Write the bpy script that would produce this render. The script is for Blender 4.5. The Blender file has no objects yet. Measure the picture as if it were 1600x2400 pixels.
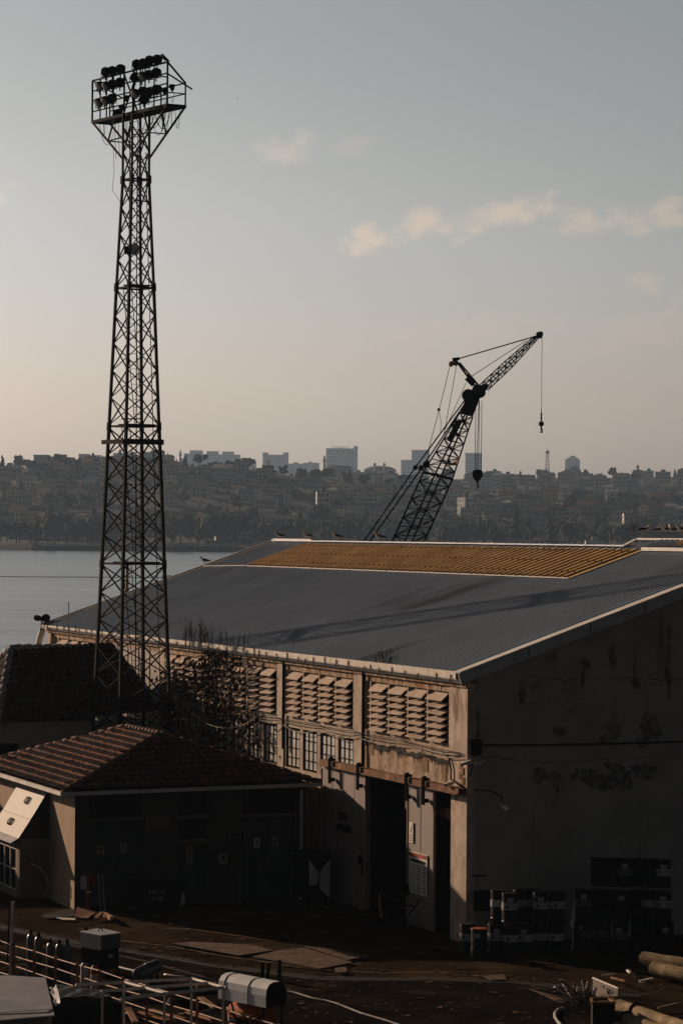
SUN_STR, SKY_STR, SKY_SAT, EXPO = 5.0, .069, .35, 0.16
SKY_LOW, SKY_MID, SKY_HIGH, CLOUD_T = (1.10,.965,.85), (.865,.885,.955), (.70,.735,.79), (1.28,1.08,.97)
TOP_DIM, BEHIND = .10, .56
HAZE, HAZE_C, HAZE_G = 5.6e-5, (.50,.70,.98), .35
import bpy, bmesh, math, random
from mathutils import Vector, Matrix
random.seed(7)
SC = bpy.context.scene
COL = SC.collection
R = math.radians
# ---------------------------------------------------------------- survey frame
F, CX, HY, TH, HC = 7400., 800., 1220., .0076, 13.35      # lens, horizon, roll, eye height
UX, UY = -.3536, .9354                                     # along the long wall of the warehouse (away)
VX, VY = .9354, .3536                                      # along its gable wall
C0 = (4.021, 100.01)                                       # warehouse corner on the ground
def W(u, v, z=0.): return Vector((C0[0]+u*UX+v*VX, C0[1]+u*UY+v*VY, z))
def ray(px, py):
    dx, dy = px-CX, py-HY
    return ((dx+TH*dy)/F, 1., -(dy-TH*dx)/F)
def at(px, py, Y):
    r = ray(px, py); return Vector((r[0]*Y, Y, HC+r[2]*Y))
def gnd(px, py, z=0.):
    r = ray(px, py); k = (z-HC)/r[2]; return Vector((r[0]*k, k, z))
def onU(px, py, u0):
    r = ray(px, py); k = (C0[0]*UX+C0[1]*UY+u0)/(r[0]*UX+r[1]*UY); return Vector((r[0]*k, k, HC+r[2]*k))
def onV(px, py, v0):
    r = ray(px, py); k = (C0[0]*VX+C0[1]*VY+v0)/(r[0]*VX+r[1]*VY); return Vector((r[0]*k, k, HC+r[2]*k))
def uv(p): return ((p[0]-C0[0])*UX+(p[1]-C0[1])*UY, (p[0]-C0[0])*VX+(p[1]-C0[1])*VY)
# ---------------------------------------------------------------- mesh builder
class MB:
    def __init__(s): s.v = []; s.f = []; s.m = []
    def face(s, pts, m=0):
        b = len(s.v); s.v += [Vector(p) for p in pts]; s.f.append(tuple(range(b, b+len(pts)))); s.m.append(m)
    def hexa(s, p, m=0):          # 8 points: bottom ring, top ring
        b = len(s.v); s.v += [Vector(q) for q in p]
        for f in ((0,3,2,1),(4,5,6,7),(0,1,5,4),(1,2,6,5),(2,3,7,6),(3,0,4,7)):
            s.f.append(tuple(b+i for i in f)); s.m.append(m)
    def box(s, x0, x1, y0, y1, z0, z1, m=0):
        s.hexa([(x0,y0,z0),(x1,y0,z0),(x1,y1,z0),(x0,y1,z0),(x0,y0,z1),(x1,y0,z1),(x1,y1,z1),(x0,y1,z1)], m)
    def ub(s, u0, u1, v0, v1, z0, z1, m=0):
        s.hexa([W(u0,v0,z0),W(u1,v0,z0),W(u1,v1,z0),W(u0,v1,z0),W(u0,v0,z1),W(u1,v0,z1),W(u1,v1,z1),W(u0,v1,z1)], m)
    def bar(s, p, q, w, h=None, up=None, m=0):
        p, q = Vector(p), Vector(q); h = h or w; d = (q-p)
        if d.length < 1e-6: return
        d.normalize(); up = Vector(up) if up else Vector((0,0,1))
        if abs(d.dot(up)) > .97: up = Vector((0,1,0)) if abs(d.y) < .9 else Vector((1,0,0))
        a = d.cross(up).normalized(); b = a.cross(d)
        a *= w/2; b *= h/2
        s.hexa([p-a-b,p+a-b,q+a-b,q-a-b,p-a+b,p+a+b,q+a+b,q-a+b], m)
    def ring(s, c, a, b, r, n):
        k = len(s.v)
        for i in range(n):
            t = 2*math.pi*i/n; s.v.append(c+a*(r*math.cos(t))+b*(r*math.sin(t)))
        return k
    def tube(s, pts, r, n=6, m=0, cap=True):
        pts = [Vector(p) for p in pts]; N = len(pts); rr = r if isinstance(r, (list, tuple)) else [r]*N
        ks = []; a = None
        for i, p in enumerate(pts):
            d = (pts[min(i+1,N-1)]-pts[max(i-1,0)]); d.normalize()
            if a is None:
                up = Vector((0,0,1)) if abs(d.z) < .9 else Vector((1,0,0)); a = d.cross(up).normalized()
            else:
                a = (a-d*a.dot(d)).normalized()
            ks.append(s.ring(p, a, d.cross(a), max(rr[i],1e-4), n))
        for j in range(N-1):
            for i in range(n):
                i2 = (i+1) % n
                s.f.append((ks[j]+i, ks[j]+i2, ks[j+1]+i2, ks[j+1]+i)); s.m.append(m)
        if cap:
            s.f.append(tuple(ks[0]+i for i in range(n))[::-1]); s.m.append(m)
            s.f.append(tuple(ks[-1]+i for i in range(n))); s.m.append(m)
    def lathe(s, c, prof, n=16, ax=(0,0,1), m=0, ms=None):
        c = Vector(c); ax = Vector(ax).normalized()
        up = Vector((0,0,1)) if abs(ax.z) < .9 else Vector((1,0,0))
        a = ax.cross(up).normalized(); b = ax.cross(a); ks = []
        for r, h in prof: ks.append(s.ring(c+ax*h, a, b, max(r, 1e-4), n))
        for j in range(len(prof)-1):
            for i in range(n):
                i2 = (i+1) % n
                s.f.append((ks[j]+i, ks[j]+i2, ks[j+1]+i2, ks[j+1]+i)); s.m.append(ms[j] if ms else m)
        s.f.append(tuple(ks[0]+i for i in range(n))[::-1]); s.m.append(ms[0] if ms else m)
        s.f.append(tuple(ks[-1]+i for i in range(n))); s.m.append(ms[-1] if ms else m)
    def grid(s, P, m=0):          # P[j][i]
        b = len(s.v); nj = len(P); ni = len(P[0])
        for row in P: s.v += [Vector(p) for p in row]
        for j in range(nj-1):
            for i in range(ni-1):
                s.f.append((b+j*ni+i, b+j*ni+i+1, b+(j+1)*ni+i+1, b+(j+1)*ni+i)); s.m.append(m)
    def leaf(s, c, r, rnd, m=0):
        n = Vector((rnd.gauss(0,1), rnd.gauss(0,1), rnd.gauss(0,1))).normalized()
        a = n.orthogonal().normalized(); b = n.cross(a)
        c = Vector(c); s.face([c+a*r, c+b*r*.7, c-a*r, c-b*r*.7], m)
    def build(s, name, mats, parent=None, smooth=False, recalc=True, bevel=0):
        o0 = BASE.get(parent.name, Vector()) if parent else Vector()
        return mesh_obj(name, [p-o0 for p in s.v], s.f, s.m, mats, parent, smooth, recalc, bevel)
BASE = {}
def mesh_obj(name, vs, fs, ms, mats, parent=None, smooth=False, recalc=True, bevel=0):
    me = bpy.data.meshes.new(name); me.from_pydata([tuple(v) for v in vs], [], fs)
    mats = mats if isinstance(mats, (list, tuple)) else [mats]
    for m in mats: me.materials.append(m)
    me.polygons.foreach_set('material_index', ms)
    if recalc:
        bm = bmesh.new(); bm.from_mesh(me); bmesh.ops.recalc_face_normals(bm, faces=bm.faces)
        if bevel: bmesh.ops.bevel(bm, geom=bm.edges[:], offset=bevel, segments=1, affect='EDGES')
        bm.to_mesh(me); bm.free()
    if smooth: me.polygons.foreach_set('use_smooth', [True]*len(me.polygons))
    o = bpy.data.objects.new(name, me); COL.objects.link(o)
    if parent: o.parent = parent; BASE[o.name] = BASE.get(parent.name, Vector()).copy()
    return o
def tag(o, label, cat, group=None, kind=None):
    if label: o['label'] = label
    if cat: o['category'] = cat
    if group: o['group'] = group
    if kind: o['kind'] = kind
    return o
def thing(name, label, cat, loc, group=None):
    o = bpy.data.objects.new(name, None); o.empty_display_size = .3; COL.objects.link(o)
    o.location = loc; BASE[o.name] = Vector(loc)
    return tag(o, label, cat, group)
def struct(o): o['kind'] = 'structure'; return o
def dup(o, loc=None, rz=None, scale=None, label=None, parent=None):
    c = o.copy(); COL.objects.link(c)
    if parent: c.parent = parent
    if loc is not None: c.location = loc
    if rz is not None: c.rotation_euler = (0, 0, rz)
    if scale is not None: c.scale = scale
    if label: c['label'] = label
    for ch in list(o.children): dup(ch, parent=c)
    return c
# ---------------------------------------------------------------- materials
MATS = {}
def mat(name, col, col2=None, scale=3., rough=.85, metal=0., bump=0., bscale=None, stretch=(1,1,1), lo=.35, hi=.65, spot=None, spot2=None, spec=.08, detail=6.):
    """two-tone noise surface; spot = (colour, threshold, scale, stretch) patches of wear; shadow smudges on the roof"""
    if name in MATS: return MATS[name]
    m = bpy.data.materials.new(name); m.use_nodes = True; MATS[name] = m
    nt = m.node_tree; N = nt.nodes; L = nt.links; bs = N['Principled BSDF']
    bs.inputs['Roughness'].default_value = rough; bs.inputs['Metallic'].default_value = metal
    bs.inputs['Specular IOR Level'].default_value = spec
    tc = N.new('ShaderNodeTexCoord')
    def noise(sc, st, det=detail):
        mp = N.new('ShaderNodeMapping'); mp.inputs['Scale'].default_value = st; L.new(tc.outputs['Object'], mp.inputs['Vector'])
        n = N.new('ShaderNodeTexNoise'); n.inputs['Scale'].default_value = sc; n.inputs['Detail'].default_value = det; n.inputs['Roughness'].default_value = .6
        L.new(mp.outputs[0], n.inputs['Vector']); return n
    n = noise(scale, stretch)
    rp = N.new('ShaderNodeValToRGB'); rp.color_ramp.elements[0].position = lo; rp.color_ramp.elements[1].position = hi
    c2 = col2 or tuple(c*.6 for c in col)
    rp.color_ramp.elements[0].color = (*c2, 1); rp.color_ramp.elements[1].color = (*col, 1)
    L.new(n.outputs['Fac'], rp.inputs[0]); out = rp.outputs[0]
    for sp in (spot, spot2):
        if not sp: continue
        c3, th, sc3, st3 = sp
        n2 = noise(sc3, st3, 8.); mr = N.new('ShaderNodeMapRange'); mr.inputs['From Min'].default_value = th; mr.inputs['From Max'].default_value = th+.08
        L.new(n2.outputs['Fac'], mr.inputs['Value']); mx = N.new('ShaderNodeMix'); mx.data_type = 'RGBA'
        L.new(mr.outputs[0], mx.inputs['Factor']); L.new(out, mx.inputs['A']); mx.inputs['B'].default_value = (*c3, 1); out = mx.outputs['Result']
    L.new(out, bs.inputs['Base Color'])
    if bump:
        nb = noise(bscale or scale*4, (1,1,1)); b = N.new('ShaderNodeBump'); b.inputs['Strength'].default_value = bump; b.inputs['Distance'].default_value = .02
        L.new(nb.outputs['Fac'], b.inputs['Height']); L.new(b.outputs[0], bs.inputs['Normal'])
    return m
V1 = (1,1,1); ST = (1,1,.12)
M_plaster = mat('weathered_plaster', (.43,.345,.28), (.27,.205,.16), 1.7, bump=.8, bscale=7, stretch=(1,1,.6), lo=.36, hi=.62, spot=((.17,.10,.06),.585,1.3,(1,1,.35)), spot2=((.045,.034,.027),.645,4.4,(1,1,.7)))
M_decay = mat('decayed_plaster', (.40,.295,.215), (.17,.11,.07), 2.2, bump=1., bscale=6, stretch=(1,1,.55), lo=.38, hi=.62, spot=((.22,.10,.04),.57,1.0,(1,1,.5)), spot2=((.030,.022,.017),.60,2.6,(1,1,.6)))
M_beam = mat('rust_streaked_beam', (.36,.25,.175), (.15,.085,.045), 3.2, bump=.6, stretch=(1,1,.12), lo=.4, hi=.6, spot=((.20,.08,.025),.56,.9,(1,1,.3)), spot2=((.04,.03,.024),.63,4.,(1,1,.4)))
M_fascia = mat('pale_gutter_sheet', (.52,.47,.41), (.38,.32,.265), 2.2, rough=.55, stretch=(1,1,.1), bump=.1, spot=((.22,.12,.06),.68,1.5,(1,1,.05)))
M_rustbeam = mat('rusty_beam', (.20,.095,.042), (.10,.045,.022), 2.5, bump=.6, stretch=(1,1,.3), spot=((.28,.16,.08),.6,3,(1,1,.3)), spot2=((.03,.018,.012),.6,1.6,V1))
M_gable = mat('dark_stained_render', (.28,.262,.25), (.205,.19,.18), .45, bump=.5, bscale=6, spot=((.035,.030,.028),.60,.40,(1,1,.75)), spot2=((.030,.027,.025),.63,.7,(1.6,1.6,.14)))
M_slat = mat('louvre_slat_paint', (.42,.33,.265), (.32,.245,.195), 2.5, bump=.4, lo=.38, hi=.62, spot=((.20,.12,.07),.62,2,V1))
M_roof = mat('grey_roof_sheet', (.215,.265,.345), (.165,.208,.275), .35, rough=.40, spec=.5, bump=.12, bscale=5, spot=((.060,.070,.095),.60,.13,(.6,1.5,1)))  # spot: soft roof shadows put into the colour as broad dark smudges
M_rusty = mat('rusted_roof_sheet', (.60,.40,.18), (.44,.275,.115), .8, rough=.75, bump=.25, bscale=6, spot=((.55,.38,.17),.62,.5,V1), spot2=((.30,.16,.07),.62,.9,(1,.3,1)))
M_trim = mat('roof_trim', (.42,.41,.41), (.32,.31,.31), 2, rough=.5)
M_white = mat('white_flashing', (.70,.66,.62), (.52,.48,.44), 2, rough=.5)
M_trimd = mat('dark_verge_face', (.36,.36,.375), (.28,.28,.29), 1.5, rough=.6)
M_door = mat('sliding_door_paint', (.25,.205,.19), (.195,.158,.145), .8, rough=.6, stretch=(3,3,.15), bump=.08, spot=((.20,.12,.065),.64,1.2,(2.5,2.5,.06)))
M_black = mat('black_iron', (.011,.010,.0095), (.007,.006,.006), 5, rough=.8, spec=0.)
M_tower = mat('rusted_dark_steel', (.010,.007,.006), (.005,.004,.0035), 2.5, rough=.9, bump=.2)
M_dark = mat('dark_interior', (.006,.0055,.005), None, 1, spec=0.)
M_glass = mat('dusty_pane', (.50,.48,.45), (.33,.32,.30), 2, rough=.35, spec=.4)
M_wood = mat('bare_wood', (.30,.17,.08), (.19,.105,.05), 3, stretch=(1,1,6))
M_tile = mat('clay_tile', (.055,.019,.012), (.026,.011,.008), 3.5, rough=.9, bump=.3, spot=((.028,.020,.016),.58,1.6,V1))
M_litnose = mat('sunlit_tile_nose', (.21,.085,.045), (.08,.032,.02), 6., lo=.42, hi=.58)  # sunlit tile edges put into the colour as lighter course lines
M_ridge = mat('mortared_ridge_tile', (.16,.085,.06), (.08,.05,.04), 5, bump=.4)
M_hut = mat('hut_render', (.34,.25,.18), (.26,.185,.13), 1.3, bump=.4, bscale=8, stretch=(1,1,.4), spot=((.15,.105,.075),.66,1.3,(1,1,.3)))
M_hutshade = mat('hut_shade_render', (.040,.034,.030), (.025,.022,.019), 1., bump=.4, stretch=(1,1,.4), spot=((.03,.026,.022),.64,1.1,V1))  # copy of the hut render with the front's shade put into the colour
M_teal = mat('faded_teal_door', (.026,.031,.033), (.017,.020,.022), 1.5, stretch=(2,2,.2))
M_hood = mat('cream_sheet_hood', (.165,.128,.098), (.13,.10,.075), 1.1, rough=.6, spot=((.09,.05,.03),.72,3,V1))
M_greysheet = mat('grey_sheet', (.40,.40,.43), (.31,.31,.335), 1.5, rough=.5)
M_yard = None
M_steelw = mat('pale_pipe', (.60,.54,.51), (.45,.40,.37), 4, rough=.5)
M_rail = mat('rusty_pipe', (.34,.14,.06), (.10,.04,.02), 4, rough=.6)
M_cyl = mat('black_cylinder', (.045,.047,.05), (.03,.03,.032), 3, rough=.35, spec=.5)
M_cylw = mat('worn_pale_cylinder', (.33,.32,.33), (.20,.19,.19), 5, rough=.45)
M_red = mat('red_paint', (.32,.05,.03), (.18,.03,.02), 4, rough=.5)
M_orange = mat('orange_paint', (.34,.075,.018), (.16,.04,.015), 4, rough=.8)
M_hoodmetal = mat('galvanised_sheet', (.62,.64,.67), (.48,.50,.52), 1.2, rough=.6)
M_hose = mat('dirty_white_hose', (.33,.32,.31), (.22,.21,.20), 3)
M_log = mat('weathered_log', (.30,.22,.125), (.13,.09,.05), 2.2, bump=.5, spot=((.10,.085,.05),.58,3,V1), spot2=((.42,.35,.23),.66,5,V1))
M_papershade = mat('shaded_paper', (.22,.21,.20), (.16,.15,.14), 2)  # paper toned down: shade on the workshop notices put into its colour
M_paper = mat('paper', (.62,.58,.53), (.56,.52,.47), 2)
M_band = mat('white_label_band', (.36,.355,.355), (.28,.275,.275), 2, rough=.4)
M_ink = mat('black_ink', (.012,.012,.014), None, 2)
M_drum = mat('black_drum', (.012,.012,.013), (.008,.008,.008), 3, rough=.45)
M_cable = mat('pale_cable', (.30,.27,.23), (.20,.17,.14), 4)
M_cabled = mat('black_cable', (.02,.018,.016), None, 4)
M_vine = [mat('vine_brown', (.12,.045,.02), (.06,.024,.012), 4), mat('vine_dark', (.03,.026,.014), (.016,.015,.009), 4), mat('vine_dry', (.20,.10,.045), (.12,.055,.025), 4)]
M_weed = mat('dry_weed', (.09,.05,.022), (.05,.03,.014), 4)
M_gullw = mat('gull_white', (.62,.58,.54), (.52,.48,.45), 6); M_gulld = mat('gull_slate', (.03,.03,.034), None, 6); M_beak = mat('gull_beak', (.45,.22,.04), None, 6)
M_tarp = mat('black_tarp', (.022,.022,.024), (.012,.012,.013), 4, rough=.5, spec=.04)
M_plate = mat('rusty_plate', (.105,.062,.036), (.055,.032,.02), 1.8, bump=.5, lo=.4, hi=.6, spot=((.15,.095,.06),.58,1.5,V1), spot2=((.03,.02,.014),.6,2.5,V1))
# ================================================================ camera, sun, sky, air
SUN_EL, SUN_AZ = R(15.0), R(-42.2)                # azimuth from +Y, positive towards +X
sdir = Vector((math.sin(SUN_AZ)*math.cos(SUN_EL), math.cos(SUN_AZ)*math.cos(SUN_EL), math.sin(SUN_EL)))
cam = bpy.data.cameras.new('camera'); co = bpy.data.objects.new('camera', cam); COL.objects.link(co)
cam.sensor_fit = 'VERTICAL'; cam.sensor_height = 36; cam.lens = F/2400*36; cam.shift_y = 20/2400; cam.clip_start = .5; cam.clip_end = 20000
r_ = Vector((1,0,TH)).normalized(); u_ = Vector((-TH,0,1)).normalized(); b_ = r_.cross(u_)
co.matrix_world = Matrix(((r_.x,u_.x,b_.x,0),(r_.y,u_.y,b_.y,0),(r_.z,u_.z,b_.z,HC),(0,0,0,1)))
SC.camera = co
sl = bpy.data.lights.new('sun', 'SUN'); so = bpy.data.objects.new('sun', sl); COL.objects.link(so)
sl.energy = SUN_STR; sl.angle = R(.6); sl.color = (1., .72, .50); so.rotation_euler = sdir.to_track_quat('Z', 'Y').to_euler(); so.location = (-60, 60, 60)
wd = bpy.data.worlds.new('World'); SC.world = wd; wd.use_nodes = True
nt = wd.node_tree; N = nt.nodes; L = nt.links
bg = N['Background']; bg.inputs['Strength'].default_value = SKY_STR
tc = N.new('ShaderNodeTexCoord'); sep = N.new('ShaderNodeSeparateXYZ'); L.new(tc.outputs['Generated'], sep.inputs[0])
sky = N.new('ShaderNodeTexSky'); sky.sky_type = 'NISHITA'; sky.sun_disc = False; sky.sun_elevation = SUN_EL; sky.sun_rotation = SUN_AZ; sky.air_density = 1.2; sky.dust_density = 2.5
def M(op, a, b=None, c=None, cl=False):
    n = N.new('ShaderNodeMath'); n.operation = op; n.use_clamp = cl
    for i, x in enumerate((a, b, c)):
        if x is None: continue
        if isinstance(x, (int, float)): n.inputs[i].default_value = x
        else: L.new(x, n.inputs[i])
    return n.outputs[0]
def smooth(x, a, b, c=0., d=1.):
    n = N.new('ShaderNodeMapRange'); n.interpolation_type = 'SMOOTHSTEP'; L.new(x, n.inputs['Value'])
    for k, v in zip(('From Min','From Max','To Min','To Max'), (a,b,c,d)): n.inputs[k].default_value = v
    return n.outputs[0]
def MIX(f, a, b, mode='MIX'):
    n = N.new('ShaderNodeMix'); n.data_type = 'RGBA'; n.blend_type = mode
    for k, x in (('Factor', f), ('A', a), ('B', b)):
        if isinstance(x, tuple): n.inputs[k].default_value = (*x, 1)
        elif isinstance(x, (int, float)): n.inputs[k].default_value = x
        else: L.new(x, n.inputs[k])
    return n.outputs['Result']
X_, Y_, Z_ = sep.outputs
az = M('ARCTAN2', X_, Y_); el = M('ARCSINE', Z_)
hs = N.new('ShaderNodeHueSaturation'); hs.inputs['Saturation'].default_value = SKY_SAT; L.new(sky.outputs[0], hs.inputs['Color'])
tint = MIX(smooth(el, .07, .17), MIX(smooth(el, .01, .085), SKY_LOW, SKY_MID), SKY_HIGH)       # evening dust low down, clearer air above
col = MIX(1., hs.outputs[0], tint, 'MULTIPLY')
# small evening cumulus low over the far shore, placed by compass bearing and elevation
nz = N.new('ShaderNodeTexNoise'); nz.inputs['Scale'].default_value = 1.; nz.inputs['Detail'].default_value = 7; nz.inputs['Roughness'].default_value = .58
cmb = N.new('ShaderNodeCombineXYZ'); L.new(M('MULTIPLY', az, 95.), cmb.inputs[0]); L.new(M('MULTIPLY', el, 150.), cmb.inputs[1]); L.new(cmb.outputs[0], nz.inputs['Vector'])
tot = None
for a0, e0, ra, re, k, s in ((-.017,.1165,.013,.0058,.42,.1), (.001,.1185,.012,.0035,.2,.1), (.008,.0885,.011,.0055,.8,.15), (.0225,.0935,.013,.0052,.75,.2), (.038,.0940,.014,.0056,.75,.15), (.0515,.0975,.013,.0052,.8,.2), (.0615,.0995,.009,.0045,.7,.2), (.0745,.0950,.011,.0050,.75,.1), (.090,.0955,.014,.0050,.75,.0), (.106,.0972,.014,.0055,.75,.1),
                          (.040,.0600,.030,.0070,.22,.1), (.098,.0615,.030,.0070,.32,.2), (.0945,.0750,.007,.0050,.38,0), (.110,.0720,.008,.004,.3,0), (-.16,.10,.06,.008,.5,.0), (.24,.08,.07,.009,.5,0)):
    da = M('SUBTRACT', az, a0); de = M('SUBTRACT', M('SUBTRACT', el, e0), M('MULTIPLY', da, s))
    q = M('ADD', M('POWER', M('DIVIDE', da, ra), 2.), M('POWER', M('DIVIDE', de, re), 2.))
    g = M('SUBTRACT', 1., q)                               # positive inside the ellipse
    d = M('ADD', M('MULTIPLY', g, .30), M('MULTIPLY', M('SUBTRACT', nz.outputs['Fac'], .5), 1.5))
    one = M('MULTIPLY', smooth(d, -.04, .46), k)
    tot = one if tot is None else M('MAXIMUM', tot, one)
col = MIX(tot, col, MIX(1., hs.outputs[0], CLOUD_T, 'MULTIPLY'))
# deck: added dimming of the unseen sky overhead and behind, deepens shade
deck = M('MULTIPLY', smooth(el, .19, .46, 1., TOP_DIM), smooth(Y_, -.1, .75, BEHIND, 1.))
grain = N.new('ShaderNodeTexNoise'); grain.inputs['Scale'].default_value = 3.; L.new(tc.outputs['Generated'], grain.inputs['Vector'])
deck = M('MULTIPLY', deck, smooth(grain.outputs['Fac'], .2, .8, .94, 1.06))
dimc = N.new('ShaderNodeHueSaturation'); L.new(col, dimc.inputs['Color']); L.new(smooth(Y_, -.1, .75, .35, 1.), dimc.inputs['Saturation']); col = dimc.outputs[0]
col = MIX(1., col, deck, 'MULTIPLY'); L.new(col, bg.inputs['Color'])
SC.view_settings.view_transform = 'Standard'; SC.view_settings.look = 'None'; SC.view_settings.exposure = EXPO; SC.view_settings.gamma = 1
SC.cycles.use_denoising = True; SC.cycles.volume_bounces = 1; SC.cycles.max_bounces = 6; SC.cycles.sample_clamp_indirect = 4
hz = MB(); hz.box(-3200, 3200, -160, 6900, -4.5, 215); hzo = hz.build('haze', [], None); tag(hzo, None, None, None, 'stuff')
mh = bpy.data.materials.new('evening_haze'); mh.use_nodes = True; n_ = mh.node_tree.nodes; n_.remove(n_['Principled BSDF'])
pv = n_.new('ShaderNodeVolumePrincipled'); pv.inputs['Density'].default_value = HAZE; pv.inputs['Color'].default_value = (*HAZE_C, 1); pv.inputs['Anisotropy'].default_value = HAZE_G
mh.node_tree.links.new(pv.outputs[0], n_['Material Output'].inputs['Volume']); hzo.data.materials.append(mh)
# ================================================================ ground and water
def ground_mat():
    m = bpy.data.materials.new('yard_dirt'); m.use_nodes = True; nt = m.node_tree; N = nt.nodes; L = nt.links; b = N['Principled BSDF']; b.inputs['Roughness'].default_value = .92; b.inputs['Specular IOR Level'].default_value = 0.
    tc = N.new('ShaderNodeTexCoord')
    def nz(s, d=8., r=.6):
        n = N.new('ShaderNodeTexNoise'); n.inputs['Scale'].default_value = s; n.inputs['Detail'].default_value = d; n.inputs['Roughness'].default_value = r; L.new(tc.outputs['Object'], n.inputs['Vector']); return n.outputs['Fac']
    def ramp(x, *e):
        r = N.new('ShaderNodeValToRGB'); c = r.color_ramp
        while len(c.elements) < len(e): c.elements.new(.5)
        for q, (p, k) in zip(c.elements, e): q.position = p; q.color = (*k, 1)
        L.new(x, r.inputs[0]); return r.outputs[0]
    def mix(f, a, bb):
        n = N.new('ShaderNodeMix'); n.data_type = 'RGBA'; L.new(f, n.inputs['Factor']); L.new(a, n.inputs['A'])
        if isinstance(bb, tuple): n.inputs['B'].default_value = (*bb, 1)
        else: L.new(bb, n.inputs['B'])
        return n.outputs['Result']
    c = ramp(nz(.35), (.3, (.018,.012,.008)), (.5, (.036,.024,.014)), (.7, (.066,.043,.025)))
    def mr(x, a, bb):
        n = N.new('ShaderNodeMapRange'); n.inputs['From Min'].default_value = a; n.inputs['From Max'].default_value = bb; L.new(x, n.inputs['Value']); return n.outputs[0]
    c = mix(mr(nz(1.7), .55, .66), c, (.016,.010,.007)); c = mix(mr(nz(.9, 10, .7), .60, .68), c, (.062,.038,.022)); c = mix(mr(nz(7., 10, .7), .62, .72), c, (.008,.006,.005))
    L.new(c, b.inputs['Base Color'])
    bp = N.new('ShaderNodeBump'); bp.inputs['Strength'].default_value = .9; bp.inputs['Distance'].default_value = .06; L.new(nz(4., 10, .7), bp.inputs['Height']); L.new(bp.outputs[0], b.inputs['Normal'])
    return m
g = MB(); P = []
for j in range(81):
    y = 60+j*1.0
    P.append([(x*1.0, y, .03*math.sin(x*1.3+y*.7)*math.sin(x*.37-y*.9)-.03) for x in range(-45, 46)])
g.grid(P); 
for x0, x1, y0, y1 in ((-700,-45,-100,198),(45,700,-100,198),(-45,45,-100,60),(-45,45,140,198)): g.face([(x0,y0,-.03),(x1,y0,-.03),(x1,y1,-.03),(x0,y1,-.03)])
g.face([(-700,198,-.03),(700,198,-.03),(700,198,-3),(-700,198,-3)])
yard = struct(g.build('yard_ground', ground_mat(), smooth=True, recalc=False))
def water_mat():
    m = bpy.data.materials.new('harbour_water'); m.use_nodes = True; nt = m.node_tree; N = nt.nodes; L = nt.links; b = N['Principled BSDF']
    b.inputs['Base Color'].default_value = (.016,.021,.024,1); b.inputs['Roughness'].default_value = .2; b.inputs['IOR'].default_value = 1.33
    tc = N.new('ShaderNodeTexCoord'); h = None
    for sc, st, w in ((.55, (.5,1,1), 1.), (.11, (.35,1,1), 2.2), (.012, (.3,1,1), 6.)):
        mp = N.new('ShaderNodeMapping'); mp.inputs['Scale'].default_value = st; L.new(tc.outputs['Object'], mp.inputs[0])
        n = N.new('ShaderNodeTexNoise'); n.inputs['Scale'].default_value = sc; n.inputs['Detail'].default_value = 4; L.new(mp.outputs[0], n.inputs['Vector'])
        k = N.new('ShaderNodeMath'); k.operation = 'MULTIPLY_ADD'; L.new(n.outputs['Fac'], k.inputs[0]); k.inputs[1].default_value = w
        if h is None: k.inputs[2].default_value = 0
        else: L.new(h, k.inputs[2])
        h = k.outputs[0]
    mp = N.new('ShaderNodeMapping'); mp.inputs['Scale'].default_value = (.004,.045,1); L.new(tc.outputs['Object'], mp.inputs[0])
    n = N.new('ShaderNodeTexNoise'); n.inputs['Scale'].default_value = 1.; n.inputs['Detail'].default_value = 6; n.inputs['Roughness'].default_value = .65; L.new(mp.outputs[0], n.inputs['Vector'])
    mr = N.new('ShaderNodeMapRange'); mr.inputs['From Min'].default_value = .38; mr.inputs['From Max'].default_value = .62; mr.inputs['To Min'].default_value = .30; mr.inputs['To Max'].default_value = .75; L.new(n.outputs['Fac'], mr.inputs['Value'])   # wind streaks: calm and ruffled lanes
    bp = N.new('ShaderNodeBump'); L.new(mr.outputs[0], bp.inputs['Strength']); bp.inputs['Distance'].default_value = .5; L.new(h, bp.inputs['Height']); L.new(bp.outputs[0], b.inputs['Normal'])
    return m
g = MB(); g.face([(-3000,190,-1.5),(3000,190,-1.5),(3000,1700,-1.5),(-3000,1700,-1.5)]); struct(g.build('water', water_mat(), recalc=False))

# ================================================================ warehouse
LU, RV, GV = 49.9, 11.25, 22.5
def ez(u): return 8.62-.0035*u
def rz(u, v): return ez(u)+.347*v                        # near roof slope
wh = thing('warehouse', 'large stained warehouse with grey sheet roof, louvred lit side and dark gable', 'warehouse', W(0,0,0))
b = MB()                                                  # near gable: pentagon, .3 m thick, stopping short of the corner pillar
prof = lambda u: [W(u,.02,-.2), W(u,GV,-.2), W(u,GV,ez(0)), W(u,RV,rz(0,RV)-.12), W(u,.02,ez(0)-.1)]
def extrude_pent(mb, u0, u1):
    A, B = prof(u0), prof(u1); mb.face(A); mb.face(B)
    for i in range(5): mb.face([A[i], A[(i+1)%5], B[(i+1)%5], B[i]])
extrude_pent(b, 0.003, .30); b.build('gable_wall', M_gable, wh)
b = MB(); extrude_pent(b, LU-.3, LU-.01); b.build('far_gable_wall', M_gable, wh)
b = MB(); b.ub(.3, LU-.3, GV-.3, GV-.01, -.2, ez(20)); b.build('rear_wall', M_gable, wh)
b = MB(); b.ub(.3, LU-.3, .3, GV-.3, -.1, .02); b.build('floor', M_dark, wh)
b = MB(); b.ub(.31, LU-.31, 5.2, 5.4, .02, 9.3); b.build('inner_partition', M_dark, wh)
PIL = [(-.02,1.45),(9.13,10.0),(17.25,17.9),(25.15,25.75),(31.8,32.45),(40.28,41.1),(49.2,49.92)]
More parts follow.
